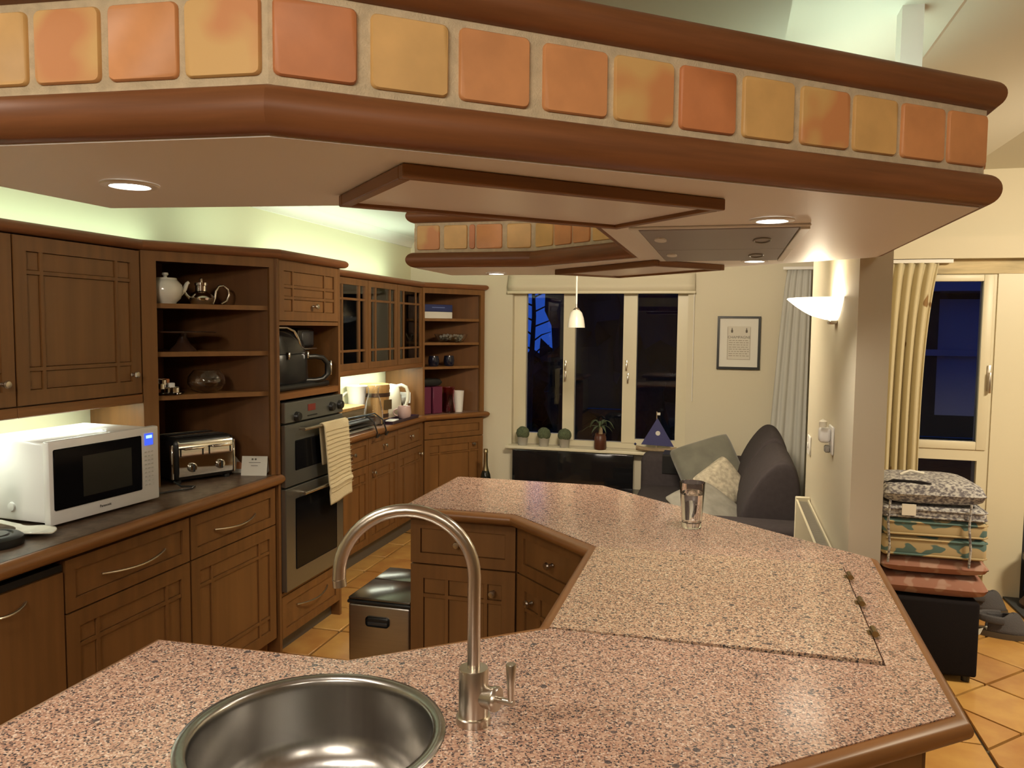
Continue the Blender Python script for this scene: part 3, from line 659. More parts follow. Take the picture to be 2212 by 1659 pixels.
# oven tower
TM = frame((-1.96, 3.178, 0), (0, 1, 0), (-1, 0, 0)); TW = .607
tw = thing('oven_tower', TM @ Vector((.3, .3, 0)), 'tall oak housing holding the double oven and black coffee machine', 'cabinet')
for a, b in ((0, .02), (TW-.02, TW)): G(TM).box((a, 0, 0), (b, .59, 1.845)).end('side_panel', OAK, tw, 0)
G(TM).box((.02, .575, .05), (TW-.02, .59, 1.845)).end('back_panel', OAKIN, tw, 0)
for z0, z1, m in ((1.205, 1.235, OAKH), (1.548, 1.566, OAK), (.286, .300, OAK), (1.83, 1.845, OAK)): G(TM).box((.02, .002, z0), (TW-.02, .575, z1)).end('shelf', m, tw, 0)
d = front(TM, .022, TW-.022, 1.570, 1.840, tw, cols=(.17, .80), rows=(.34, .62), sw=.042); knob(TM, .33, 1.640, d)
d = drawer(TM, .022, TW-.022, .085, .283, tw); bow(TM, .16, .46, .205, d)
G(TM).box((.02, .05, 0), (TW-.02, .07, .08)).end('plinth', mat('grey_plinth', (.10, .09, .075), .4), tw, 0)
# cornices
co = thing('cornice', (-2.2, 2.5, 1.846), 'rounded oak cornice running over the left cabinets and oven tower', 'cornice')
G().sweep([(-2.292, 1.3), (-2.292, 2.712), (-1.946, 3.172), (-1.946, 3.787), (-2.22, 3.787)], nose(1.8665, .0205, .024, -.08)).end('moulding', CHERRY, co, 22)
co = thing('cornice', (-2.25, 4.8, 1.846), 'rounded oak cornice over the glazed cabinets and far shelf unit', 'cornice')
G().sweep([(-2.248, 3.80), (-2.248, 5.684), (-1.898, 6.165), (-1.92, 6.19)], nose(1.8665, .0205, .024, -.08)).end('moulding', CHERRY, co, 22)
# right run (beyond the oven)
RM = frame((-2.25, 3.79, 0), (0, 1, 0), (-1, 0, 0))
for k, (a, b, lab) in enumerate(((.47, .945, 'narrow oak base unit beside the oven, half hidden, one drawer knob'), (.945, 1.42, 'oak base unit below the wooden bucket, door knob at its left'), (1.42, 1.892, 'oak base unit below the pink mug, door knob at its right'))):
    M = RM @ Matrix.Translation((a, 0, 0)); w_ = b-a
    t = thing('base_unit', M @ Vector((w_/2, .15, 0)), lab, 'cabinet', 'base units beyond the oven')
    carcass(M, w_, .30, .10, .815, t); d = drawer(M, .003, w_-.003, .640, .812, t); knob(M, w_/2, .735, d)
    d = front(M, .003, w_-.003, .105, .634, t, cols=(.2, .8), rows=(.14, .86), sw=.045); knob(M, (.06, .06, w_-.05)[k], .575, d)
    G(M).box((0, .045, 0), (w_, .06, .098)).end('plinth', MATS['grey_plinth'], t, 0)
G(RM).box((.0, .0, .0), (.468, .30, .815)).end('filler_unit', OAK, None, 0); tag(bpy.data.objects['filler_unit'], 'plain oak filler cabinet hidden behind the oven tower', 'cabinet')
wr = thing('right_worktop', (-2.4, 4.9, .83), 'worktop with rounded oak edge under the kettle, bucket and far shelves', 'worktop')
E1, E2 = (-2.25, 5.688), (-1.898, 6.168)
G().prism([(XW+.002, 3.79), (-2.238, 3.79), (-2.238, 5.684), (-1.888, 6.164), (-1.888, 6.186), (XW+.002, 6.186)], .820, .862).end('laminate_slab', mat('rose_laminate', (.26, .15, .105), .4, var=.3, scale=(40, 40, 40)), wr, 0)
G().sweep([(-2.238, 3.80), (-2.238, 5.684), (-1.888, 6.164), (-1.915, 6.184)], nose(.841, .0215, .026, -.004)).end('wooden_edge', OAKH, wr, 22)
EM = frame((E1[0], E1[1], 0), (E2[0]-E1[0], E2[1]-E1[1], 0), (-(E2[1]-E1[1]), E2[0]-E1[0], 0)); EL = math.hypot(E2[0]-E1[0], E2[1]-E1[1])
t = thing('end_base_unit', EM @ Vector((EL/2, .15, 0)), 'angled oak end base unit at the far end below purple canisters', 'cabinet')
G().prism([(E1[0]-.012, E1[1]+.018), (E2[0]-.02, E2[1]-.003), (E2[0]-.02, 6.186), (XW+.003, 6.186), (XW+.003, E1[1]+.018)], .10, .815).end('carcass', OAK, t, 0)
d = drawer(EM, .02, EL-.012, .672, .812, t); d = front(EM, .02, EL-.012, .105, .666, t, cols=(.2, .82), rows=(.12, .86)); knob(EM, EL-.112, .605, d)
EF, esu = shelfunit((E1[0]+.002, E1[1]), (E2[0]-.004, E2[1]-.004), .8625, (1.612, 1.425, 1.236), 1.845, .016, .040, 'open oak shelf unit with purple canisters at the far end of the kitchen')
# glazed wall cabinet
gc = thing('glazed_wall_cabinet', RM @ Vector((1.18, .15, 1.27)), 'oak wall cabinet with three lattice glass doors beyond the oven tower', 'cabinet')
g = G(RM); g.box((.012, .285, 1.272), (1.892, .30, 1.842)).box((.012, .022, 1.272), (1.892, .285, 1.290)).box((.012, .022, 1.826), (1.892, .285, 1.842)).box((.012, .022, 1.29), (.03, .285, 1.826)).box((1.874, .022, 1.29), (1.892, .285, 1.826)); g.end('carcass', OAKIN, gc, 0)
G(RM).box((.03, .05, 1.545), (1.874, .285, 1.553)).end('glass_shelf', PANE, gc, 0)
for a, b in ((.012, .47), (.47, .945), (.945, 1.42), (1.42, 1.892)): front(RM, a+.003, b-.003, 1.274, 1.842, gc, cols=(.2, .8), rows=(.16, .82), sw=.040, glassy=True, bw=.014)
G(RM).box((.012, -.002, 1.238), (1.892, .034, 1.2725), .003, 1).end('light_rail', OAKH, gc, 0)
# island cabinets
def skin(poly, z0, z1, name, parent, m=OAK, closed=True, th=.018):
    return G().sweep(ccw(poly) if closed else poly, [(0, z0), (0, z1), (-th, z1), (-th, z0)], closed=closed).end(name, m, parent, 0)
IZ = .852
t = thing('island_unit', (-.9, 2.95, 0), 'oak island unit with drawer and lattice door beside the steel bin', 'cabinet'); skin([(-1.105, 2.702), (-.702, 2.702), (-.702, 3.18), (-1.105, 3.18)], .02, IZ, 'carcass', t)
M = frame((-1.107, 2.68, 0), (1, 0, 0), (0, 1, 0)); d = drawer(M, .002, .402, .680, .848, t); knob(M, .187, .763, d)
d = front(M, .002, .402, .105, .674, t, cols=(.30, .80), rows=(.14, .86)); knob(M, .322, .596, d)
t = thing('island_unit', (-.3, 2.8, 0), 'oak island corner unit with a knobbed drawer, set at an angle', 'cabinet'); skin([(-.694, 2.706), (-.345, 2.352), (.365, 2.416), (-.46, 3.18), (-.694, 3.18)], .02, IZ, 'carcass', t)
u = Vector((.716, -.698)); M = frame((-.699, 2.682, 0), u, (.698, .716, 0)); d = drawer(M, .003, .478, .680, .848, t); knob(M, .225, .763, d)
d = front(M, .003, .478, .105, .674, t, cols=(.25, .8), rows=(.14, .86)); knob(M, .10, .596, d)
t = thing('island_unit', (0, 2, 0), 'oak island unit under the granite hob lid', 'cabinet'); skin([(-.325, 2.328), (-.325, 1.668), (.362, 1.50), (.362, 2.405)], .02, IZ, 'carcass', t)
t = thing('island_unit', (-.45, 1.1, 0), 'oak panelled island sink unit below the near granite edge', 'cabinet'); skin([(-.335, 1.64), (-.69, 1.325), (-1.085, 1.31), (-1.085, .79), (-.485, .79), (.348, 1.471)], .02, IZ, 'carcass', t)
u = Vector((.774, .633)).normalized(); M = frame((-.487, .772, 0), u, (-u.y, u.x, 0))
d = front(M, .02, .545, .10, .848, t, cols=(.2, .8), rows=(.14, .86)); d = front(M, .55, 1.075, .10, .848, t, cols=(.2, .8), rows=(.14, .86))

striplight((-2.47, 1.2), (-2.47, 3.1), 1.86, 3.0, 'fluorescent strip light on top of the wall cabinets')
striplight((-2.30, 3.3), (-2.30, 3.75), 1.86, 1.4, 'fluorescent strip light on top of the oven tower')
striplight((-2.42, 3.95), (-2.42, 5.7), 1.86, 5, 'fluorescent strip light on top of the glazed cabinets')
striplight((.30, 1.75), (.30, 2.45), 1.96, 1.4, 'fluorescent strip light on the right arm of the canopy top')
striplight((-.9, 2.85), (-.55, 2.9), 1.96, 2, 'fluorescent strip light on the far arm of the canopy top')
striplight((-2.40, 1.6), (-2.40, 2.66), 1.250, 3.4, 'fluorescent strip light under the wall cabinet over the microwave', False, (.92, 1, .84))
striplight((-2.42, 4.4), (-2.42, 5.6), 1.262, 5, 'fluorescent strip light under the glazed cabinet', False, (.92, 1, .84))

# ------------------------------------------------------------------ oven
def VX(x, y, z): return Vector((x, y, z))
OM = frame((-1.936, 3.20, 0), (0, 1, 0), (-1, 0, 0)); OW = .565
ov = thing('double_oven', OM @ Vector((.28, .25, .302)), 'built-in steel double oven with a towel over its upper handle', 'oven')
G(OM).box((.01, .03, .302), (OW-.01, .53, 1.19)).end('oven_body', DGREY, ov, 0)
cp = G(OM).box((0, 0, 1.098), (OW, .03, 1.192), .003, 1).end('control_panel', OVENS, ov, 0)
for x, z in ((.10, 1.122), (.435, 1.138), (.525, 1.140)):
    K = OM @ Matrix.Translation((x, 0, z)) @ Matrix.Rotation(pi/2, 4, 'X')
    G(K).lathe([(0, 0), (.024, 0), (.022, .016), (.018, .020), (0, .020)], n=24).end('control_knob', BLACK, cp)
G(OM).box((.205, -.002, 1.138), (.275, .002, 1.170)).end('clock_display', REDL, cp, 0)
G(OM).box((.20, -.002, 1.112), (.295, .002, 1.119), .002, 1).end('slot', BLACK, cp, 0)
for z0, z1, gz0, gz1, hz in ((.800, 1.090, .868, 1.010, 1.062), (.308, .792, .395, .735, .758)):
    d = G(OM).box((0, 0, z0), (OW, .03, z1), .003, 1).end('oven_door', OVENS, ov, 0)
    G(OM).box((.085, -.002, gz0), (OW-.075, .002, gz1), .004, 1).end('door_glass', OVENG, d, 0)
    h = G(OM); h.tube([(.10, -.038, hz), (OW-.055, -.038, hz)], .008, 14)
    for x in (.13, OW-.09): h.tube([(x, 0, hz), (x, -.038, hz)], .006, 8)
    h.end('door_handle', NICKEL, d)
# towel over the upper handle
tl = thing('tea_towel', OM @ Vector((.40, -.05, .70)), 'cream ribbed towel hanging over the upper oven handle', 'towel')
def towf(a, b):
    # b 0 -> front hem, goes over the bar to the back
    L = .385; Lb = .20; s_ = b*(L+Lb+.034); x = .265+.255*a; R = .0135
    if s_ < L: z = 1.062-(L-s_); y = -.038-R-.004*sin(6*a+3*b)-.008*(1-s_/L) - .012*max(0, 1-abs(s_-.085)/.02)*(.5+a*.5)
    elif s_ < L+.034: t_ = (s_-L)/.034*pi; z = 1.062+R*sin(t_); y = -.038-R*cos(t_)
    else: z = 1.062-(s_-L-.034); y = -.038+R
    k = max(0, (1.062-z)/.385); x += .055*k - .02*k*a
    if s_ < L: z -= .02*(1-a)*k
    return (x, y, z)
o = G(OM).grid(towf, 14, 60).end('towel_cloth', TOWEL, tl); sm = o.modifiers.new('s', 'SOLIDIFY'); sm.thickness = .005
for k in range(15):
    z = .74+.021*k; y = -.0575-.008*(1-(z-.677)/.385); kk = (1.062-z)/.385
    G(OM).tube([(.268+.055*kk+.25*i/8*(1-.08*kk), y-.003-.004*sin(6*i/8+3*(z-.677)/.6), z-.02*(1-i/8)*kk) for i in range(9)], .0013, 5).end('rib', TOWEL, tl)

# ------------------------------------------------------------------ on the left worktop
ZL = .8705
def shift(x, y, z=0): return Matrix.Translation((x, y, z))
# microwave: front face X=-2.12, Y 2.07..2.56
mw = thing('microwave_oven', (-2.3, 2.31, ZL), 'white microwave oven with dark glass door and blue display', 'microwave')
MM = frame((-2.135, 2.075, ZL), (.030, .482, 0), (-.482, .030, 0))
G(MM).box((.012, .014, .012), (.474, .345, .286), .012, 2).end('cabinet', WHITEM, mw)
fr = G(MM); fr.box((0, -.012, .010), (.483, .016, .290), .006, 2); fp = fr.end('front_panel', WHITEM, mw)
G(MM).box((.016, -.0150, .058), (.395, -.010, .262), .004, 1).end('door_glass', OVENG, mw)
gs = G(MM).box((.13, -.0156, .085), (.345, -.0149, .225)).end('door_mesh', mat('door_mesh', (.022, .022, .018), .25), mw, 0)
lcd = G(MM).box((.412, -.0150, .222), (.452, -.0115, .266)).end('display', LCD, mw, 0)
G(MM).box((.417, -.0156, .248), (.446, -.0149, .259)).end('display_digits', LCDT, lcd, 0)
for i in range(9):
    for j in range(3):
        G(MM).box((.410+.016*j, -.0135, .070+.0155*i), (.420+.016*j, -.0118, .0745+.0155*i)).end('keypad_button', mat('keypad_grey', (.50, .49, .46), .5) if 'keypad_grey' not in MATS else MATS['keypad_grey'], fp, 0)
text('maker_mark', 'Panasonic', .013, UP(MM @ shift(.225, -.0122, .036)), DGREY, fp)
g = G(MM); g.lathe([(0, 0), (.016, 0), (.014, .006), (0, .008)], n=20, M=shift(.012, .17, .06) @ Matrix.Rotation(-pi/2, 4, 'Y')); g.end('side_button', WHITEM, mw)
for x, y in ((.04, .04), (.44, .04), (.04, .31), (.44, .31)): G(MM).cyl((x, y, 0), .014, .014, 14).end('foot', BLACK, mw)
# toaster
ts = thing('four_slice_toaster', (-2.25, 2.96, ZL), 'black and chrome four slice toaster with two dials', 'toaster')
u = Vector((.11, .245, 0)).normalized(); KM = frame((-2.205, 2.80, ZL), u, (-u.y, u.x, 0))
G(KM).box((0, .02, .012), (.285, .265, .195), .028, 4).end('toaster_body', BLACK, ts)
G(KM).box((-.006, .03, .02), (.006, .05, .17), .004, 1).end('side_rail', CHROME, ts); G(KM).box((.279, .03, .02), (.291, .05, .17), .004, 1).end('side_rail', CHROME, ts)
ff = G(KM); prof = [(0, .032), (-.004, .05), (-.004, .15), (0, .172), (.012, .187), (.03, .193), (.03, .19), (.014, .183), (.004, .17), (.001, .15), (.001, .05), (.004, .034)]
vs = [[ff.bm.verts.new((x, .018+p[0], p[1])) for p in prof] for x in (.018, .267)]
for i in range(len(prof)): ff.bm.faces.new((vs[0][i], vs[0][(i+1) % len(prof)], vs[1][(i+1) % len(prof)], vs[1][i]))
ff.bm.faces.new(vs[0]); ff.bm.faces.new(vs[1][::-1]); ff._x([v for a in vs for v in a]); fp = ff.end('chrome_front', CHROME, ts, 50)
for x in (.075, .205):
    K = KM @ shift(x, .013, .068) @ Matrix.Rotation(pi/2, 4, 'X')
    dl = G(K).lathe([(0, 0), (.020, 0), (.020, .006), (.014, .014), (0, .015)], n=24).end('dial', CHROME, ts); G(K).box((-.003, -.016, .010), (.003, .016, .020), .001, 1).end('dial_grip', BLACK, dl)
    lv = G(KM).box((x-.045, -.014, .148), (x+.045, .012, .158), .004, 2).end('push_lever', CHROME, ts)
    for dx in (-.05, .05): G(KM).box((x+dx-.003, .0125, .118), (x+dx+.003, .0145, .155)).end('lever_slot', BLACK, ts, 0)
for j in range(4): G(KM).box((.03, .065+.048*j, .1945), (.255, .083+.048*j, .197), .001, 1).end('bread_slot', CHROME if j % 2 else DGREY, ts, 0)
for x, y in ((.03, .05), (.255, .05), (.03, .235), (.255, .235)): G(KM).cyl((x, y, 0), .014, .015, 12).end('foot', BLACK, ts)
G().tube([VX(-2.212, 2.79, ZL+.02), VX(-2.17, 2.78, ZL+.006), VX(-2.12, 2.80, ZL+.005), VX(-2.105, 2.76, ZL+.005), VX(-2.14, 2.70, ZL+.005), VX(-2.17, 2.62, ZL+.005), VX(-2.24, 2.60, ZL+.005)], .0038, 8).end('power_cable', BLACK, ts)
# cards leaning beside the toaster
cr = thing('folded_card', (-2.03, 3.10, ZL), 'white folded card with small printed lines standing right of the toaster', 'card')
u = Vector((.125, .035, 0)).normalized(); CM = frame((-2.095, 3.088, ZL), u, (-u.y, u.x, 0))
lean = Matrix.Rotation(radians(-14), 4, 'X')
G(CM @ lean).box((0, 0, 0), (.115, .0012, .088)).end('front_leaf', PAPER, cr, 0); G(CM @ shift(0, .042) @ Matrix.Rotation(radians(14), 4, 'X')).box((0, 0, 0), (.115, .0012, .088)).end('back_leaf', PAPER, cr, 0)
g = G(CM @ lean)
for x0, x1, z in ((.032, .085, .058), (.043, .073, .044)): g.box((x0, -.0006, z), (x1, 0, z+.0022))
g.end('printed_line', INK, cr, 0)
g = G(CM @ lean)
for x in (.048, .062): g.cyl((x, -.0007, .073), .0001, .0001, 4); g.box((x-.004, -.0006, .070), (x+.004, 0, .078), .001, 1)
g.end('printed_emblem', INK, cr, 0)
c2 = thing('picture_card', (-2.15, 3.12, ZL), 'colourful card half hidden between toaster and white card', 'card')
M = frame((-2.175, 3.135, ZL), (.9, .25, 0), (-.25, .9, 0)) @ lean
o = G(M).box((0, 0, 0), (.10, .0015, .092)).end('card_sheet', PAPER, c2, 0); G(M).box((.02, -.0008, .018), (.09, 0, .05)).end('printed_picture', TILER, c2, 0)
# spoon rest and black gadget
sr = thing('spoon_rest', (-2.13, 2.0, ZL), 'white glazed spoon rest lying in front of the microwave', 'spoon rest')
def spf(a, b):
    t_ = a; k = min(1, max(0, (t_-.36)/.20)); k = k*k*(3-2*k)
    e_ = max(0, 1-((t_-.70)/.302)**2)**.5 if t_ > .4 else .3
    wd = .0125*(1-k) + .050*e_*k; v = 2*b-1; x = .265*t_-.02
    z = .0035 + k*(.011*abs(v)**2*e_ + .008*max(0, t_-.75)/.25) + (1-k)*(.008+.010*(1-t_))
    return (x, v*max(wd, .002), z)
M = frame((-2.290, 2.040, ZL), (.97, -.14, 0), (.14, .97, 0))
o = G(M).grid(spf, 44, 16).end('dish', CERAM, sr); sm = o.modifiers.new('s', 'SOLIDIFY'); sm.thickness = .004; sm.offset = 1
bk = thing('kitchen_gadget', (-2.15, 1.89, ZL), 'black round based gadget with chrome neck cut off by the left picture edge', 'gadget')
G().lathe([(0, 0), (.085, 0), (.088, .006), (.086, .024), (.078, .031), (.060, .034), (.056, .030), (0, .030)], (-2.145, 1.875, ZL), 40).end('base', BLACK, bk)
G().lathe([(0, .03), (.05, .03), (.046, .035), (0, .036)], (-2.145, 1.875, ZL), 32).end('base_plate', DGREY, bk)
G().tube([VX(-2.20, 1.915, ZL+.02), VX(-2.22, 1.925, ZL+.10), VX(-2.22, 1.925, ZL+.19)], [.022, .03, .034], 18).end('neck', BLACK, bk)
G().lathe([(0, .188), (.036, .188), (.040, .20), (.034, .235), (0, .245)], (-2.22, 1.925, ZL), 24).end('cap', CHROME, bk)

# ------------------------------------------------------------------ open shelf contents (left)
VR = Vector((.92, .39, 0))
def uvp(M, x, y, z): return M @ Vector((x, y, z))
def handle(pts, r, name, m, parent): return G().tube([Vector(p) for p in pts], r, 10).end(name, m, parent)
p = uvp(LS, .115, .085, 1.634); d0 = (LS.to_3x3() @ Vector((1, 0, 0)))
tp = thing('white_teapot', p, 'round white ceramic teapot on the top shelf', 'teapot')
G().lathe([(0, 0), (.042, 0), (.044, .006), (.060, .022), (.070, .050), (.066, .080), (.050, .098), (.046, .101), (0, .101)], p, 36).end('pot_body', CERAM, tp)
G().lathe([(0, .108), (.045, .108), (.048, .101), (.044, .098), (0, .098)], p, 32).end('lid', CERAM, tp); lo = bpy.data.objects[[c.name for c in COL.objects if c.parent == tp][-1]]
G().lathe([(0, .108), (.010, .108), (.007, .116), (.014, .122), (.012, .130), (0, .132)], p, 20).end('lid_knob', CERAM, lo)
G().tube([p+d0*.058+Vector((0, 0, .045)), p+d0*.078+Vector((0, 0, .065)), p+d0*.088+Vector((0, 0, .088)), p+d0*.096+Vector((0, 0, .094))], [.014, .011, .008, .007], 12).end('spout', CERAM, tp)
handle([p-d0*(.060+.038*sin(a))+Vector((0, 0, .062-.036*cos(a))) for a in [pi*i/10 for i in range(11)]], .0065, 'handle', CERAM, tp)
p = uvp(LS, .265, .095, 1.634)
tp = thing('metal_teapot', p, 'small polished metal teapot with a large hoop handle on the top shelf', 'teapot')
G().lathe([(0, 0), (.040, 0), (.050, .012), (.054, .028), (.046, .044), (.030, .054), (.024, .058), (.024, .080), (.028, .082), (.028, .094), (0, .096)], p, 36).end('pot_body', CHROME, tp)
G().lathe([(0, .096), (.006, .096), (.006, .108), (.008, .112), (0, .116)], p, 16).end('lid_knob', CHROME, tp)
G().tube([p-d0*.044+Vector((0, 0, .022)), p-d0*.062+Vector((0, 0, .040)), p-d0*.070+Vector((0, 0, .056))], [.010, .007, .005], 10).end('spout', CHROME, tp)
handle([p+d0*.048+Vector((0, 0, .004)), p+d0*.058+Vector((0, 0, .03)), p+d0*.062+Vector((0, 0, .06)), p+d0*.075+Vector((0, 0, .082)), p+d0*.095+Vector((0, 0, .085)), p+d0*.115+Vector((0, 0, .068)), p+d0*.12+Vector((0, 0, .045)), p+d0*.108+Vector((0, 0, .018)), p+d0*.085+Vector((0, 0, .005))], .0055, 'handle', NICKEL, tp)
p = uvp(LS, .19, .115, 1.432)
ck = thing('cake_stand', p, 'dark cake stand with thin glass plate on the middle shelf', 'cake stand')
G().lathe([(0, 0), (.058, 0), (.052, .008), (.030, .030), (.016, .060), (.018, .078), (0, .08)], p, 32).end('foot', DARKW, ck)
G().lathe([(0, .0795), (.135, .0795), (.138, .083), (.135, .086), (0, .0845)], p, 48).end('plate', DARKW, ck)
p = uvp(LS, .105, .09, 1.2505)
jr = thing('candle_dish', p, 'silver tealights and trinkets heaped on the lower shelf', 'ornaments')
G().lathe([(0, 0), (.075, 0), (.08, .008), (.076, .010), (0, .005)], p, 32).end('dish', GLASS, jr)
rnd = random.Random(5)
for k in range(9):
    q = p+Vector((rnd.uniform(-.045, .045), rnd.uniform(-.03, .03), .008+.017*(k//3))); r_ = rnd.uniform(.015, .021)
    G().lathe([(0, 0), (r_, 0), (r_, .020), (r_*.85, .022), (r_*.8, .012), (0, .012)], q, 16, None).end('tealight', (CHROME, CHROME, TILER, WHITE)[k % 4], jr)
p = uvp(LS, .285, .11, 1.2505)
gb = thing('glass_fishbowl', p, 'round clear glass bowl on the lower shelf', 'bowl')
G().lathe([(0, 0), (.04, 0), (.065, .014), (.080, .042), (.076, .070), (.058, .092), (.056, .096), (.053, .095), (.055, .090), (.073, .069), (.077, .042), (.062, .017), (.039, .004), (0, .004)], p, 40).end('bowl', GLASS, gb)

# ------------------------------------------------------------------ coffee machine in the tower niche
CMX = frame((-1.985, 3.195, 1.2355), (0, 1, 0), (-1, 0, 0)) @ Matrix.Diagonal((1.3, 1, 1, 1))
cm = thing('coffee_machine', CMX @ Vector((.2, .15, 0)), 'tall black coffee machine with handled jug in the oven tower niche', 'coffee machine')
G(CMX).box((.03, .01, 0), (.42, .33, .030), .012, 3).end('base', BLACK, cm)
def bodyf(name, m, sec, parent):
    g = G(CMX); rings = []
    for z, x0, x1, y0, y1 in sec:
        n = 28; cx, cy, a, b = (x0+x1)/2, (y0+y1)/2, (x1-x0)/2, (y1-y0)/2
        rings.append([g.bm.verts.new((cx+a*abs(cos(t))**.6*(1 if cos(t) > 0 else -1), cy+b*abs(sin(t))**.6*(1 if sin(t) > 0 else -1), z)) for t in [2*pi*k/n for k in range(n)]])
    for A, B in zip(rings, rings[1:]):
        for k in range(len(A)): g.bm.faces.new((A[k], A[(k+1) % len(A)], B[(k+1) % len(A)], B[k]))
    g.bm.faces.new(rings[0][::-1]); g.bm.faces.new(rings[-1]); g._x(g.bm.verts[:]); return g.end(name, m, parent, 50)
bodyf('jug', mat('jug_black', (.016, .016, .017), .28), [(.030, .06, .31, .03, .30), (.05, .05, .32, .02, .31), (.165, .05, .31, .02, .31), (.175, .055, .305, .025, .305)], cm)
bodyf('upper_body', mat('graphite', (.012, .012, .013), .18), [(.176, .05, .31, .02, .31), (.24, .05, .29, .03, .31), (.285, .05, .22, .05, .31), (.298, .06, .18, .07, .30)], cm)
G(CMX).box((.225, .05, .20), (.355, .30, .300), .014, 3).end('control_head', GLOSSB, cm)
G(CMX).box((.255, .047, .215), (.34, .052, .285), .002, 1).end('control_screen', DGREY, cm)
G(CMX).tube([(.06, .045, .302), (.14, .045, .302), (.185, .04, .285), (.205, .032, .245), (.222, .032, .208), (.25, .036, .196), (.352, .045, .196)], .0065, 10).end('chrome_trim', CHROME, cm)
G(CMX).tube([(.27, .06, .155), (.315, .022, .157), (.345, .0, .150), (.368, -.010, .12), (.368, -.010, .065), (.343, .0, .042), (.312, .022, .036), (.27, .06, .038)], .013, 12).end('jug_handle', BLACK, cm)
G(CMX).box((.377, -.026, .06), (.384, .0, .135), .003, 1).end('handle_plate', CHROME, cm)
for x in (.12, .255): G(CMX).box((x-.006, .012, .150), (x+.006, .024, .185), .003, 1).end('latch', CHROME, cm)

# ------------------------------------------------------------------ on the right worktop
ZR = .8625
wb = thing('wooden_box', (-2.44, 4.78, ZR), 'pale wooden box with flat lid standing right of the oven', 'box')
G().box((-2.53, 4.56, ZR), (-2.375, 4.93, ZR+.125), .003, 1).end('box_body', mat('weathered_wood', (.20, .15, .085), .7, var=.25, scale=(6, 6, 70)), wb); G().box((-2.535, 4.555, ZR+.125), (-2.37, 4.935, ZR+.15), .004, 1).end('lid', LWOOD, wb)
wh = thing('wire_basket', (-2.31, 4.66, ZR), 'black wire basket with dark slats and looped handle by the oven', 'basket')
for k in range(3): G().box((-2.355, 4.48, ZR+.004+.026*k), (-2.265, 4.86, ZR+.016+.026*k), .003, 1).end('slat', DGREY if k else GREYL, wh)
G().tube([VX(-2.355, 4.48, ZR+.085), VX(-2.355, 4.86, ZR+.085), VX(-2.265, 4.86, ZR+.085), VX(-2.265, 4.48, ZR+.085), VX(-2.355, 4.48, ZR+.085)], .004, 8).end('rim_wire', BLACK, wh)
for y in (4.72, 4.86): G().tube([VX(-2.34, y, ZR+.085), VX(-2.27, y+.01, ZR+.10), VX(-2.215, y+.02, ZR+.06), VX(-2.195, y+.03, ZR-.01), VX(-2.203, y+.035, ZR-.045), VX(-2.207, y+.06, ZR-.05), VX(-2.207, y+.09, ZR-.03)], .005, 8).end('loop_handle', BLACK, wh)
p = Vector((-2.345, 5.012, ZR)); vz = thing('clear_carafe', p, 'tall clear glass carafe in front of the wooden bucket', 'carafe')
G().lathe([(0, 0), (.060, 0), (.068, .01), (.066, .09), (.050, .17), (.036, .22), (.040, .262), (.044, .27), (.041, .27), (.036, .258), (.032, .22), (.046, .17), (.062, .09), (.064, .012), (.056, .004), (0, .004)], p, 36).end('vessel', GLASS, vz)
p = Vector((-2.475, 5.02, ZR)); jg = thing('white_jug', p, 'tall white jug against the lit wall behind the carafe', 'jug')
G().lathe([(0, 0), (.055, 0), (.060, .01), (.058, .18), (.070, .262), (.075, .27), (.070, .272), (.062, .25), (.053, .18), (.053, .01), (0, .008)], p, 32).end('vessel', WHITEM, jg)
handle([p-VR*(.058+.05*sin(a))+Vector((0, 0, .15+.075*cos(a))) for a in [pi*i/10 for i in range(11)]], .008, 'handle', WHITEM, jg)
p = Vector((-2.440, 5.235, ZR)); wk = thing('wooden_bucket', p, 'round wooden bucket with dark bands and a square label', 'bucket')
G().lathe([(0, 0), (.092, 0), (.094, .008), (.108, .232), (.110, .235), (.108, .268), (.100, .272), (.096, .262), (.094, .24), (.085, .012), (0, .01)], p, 40).end('staves', LWOOD, wk)
for z, r_ in ((.045, .0975), (.195, .1070)): G().lathe([(r_-.001, z-.014), (r_+.003, z-.013), (r_+.004, z+.013), (r_-.001, z+.015)], p, 40).end('band', DARKW, wk)
G(frame(p+Vector((.097, -.045, .09)), (.35, .94, 0), (-.94, .35, 0))).box((0, 0, 0), (.075, .004, .07)).end('label', mat('label_brown', (.10, .06, .02), .6), wk, 0)
p = Vector((-2.450, 5.545, ZR)); kt = thing('cream_kettle', p, 'cream jug kettle with curved handle near the wall socket', 'kettle')
G().lathe([(0, 0), (.082, 0), (.086, .010), (.076, .15), (.062, .228), (.048, .244), (0, .252)], p, 36).end('kettle_body', CREAMP, kt)
G(frame(p, (.39, -.92, 0), (.92, .39, 0))).box((-.016, .060, .05), (.016, .081, .17), .003, 1).end('water_gauge', GREYL, kt)
handle([p+VR*a_+Vector((0, 0, z_)) for a_, z_ in ((.045, .232), (.08, .240), (.115, .225), (.130, .185), (.128, .13), (.112, .085), (.085, .060))], .014, 'handle', CREAMP, kt)
G().tube([p-VR*.05+Vector((0, 0, .222)), p-VR*.085+Vector((0, 0, .238))], [.022, .014], 12).end('spout', CREAMP, kt)
sb = thing('black_canister', (-2.47, 5.36, ZR), 'small black canister with white lid between bucket and kettle', 'canister'); G().box((-2.50, 5.375, ZR), (-2.44, 5.43, ZR+.20), .004, 1).end('body', BLACK, sb); G().box((-2.502, 5.373, ZR+.20), (-2.438, 5.432, ZR+.215), .003, 1).end('lid', WHITE, sb)
tr = thing('purple_tray', (-2.325, 5.30, ZR), 'dark purple tray under the pink mug', 'tray')
TRM = frame((-2.405, 5.09, ZR), (.12, .46, 0), (-.46, .12, 0))
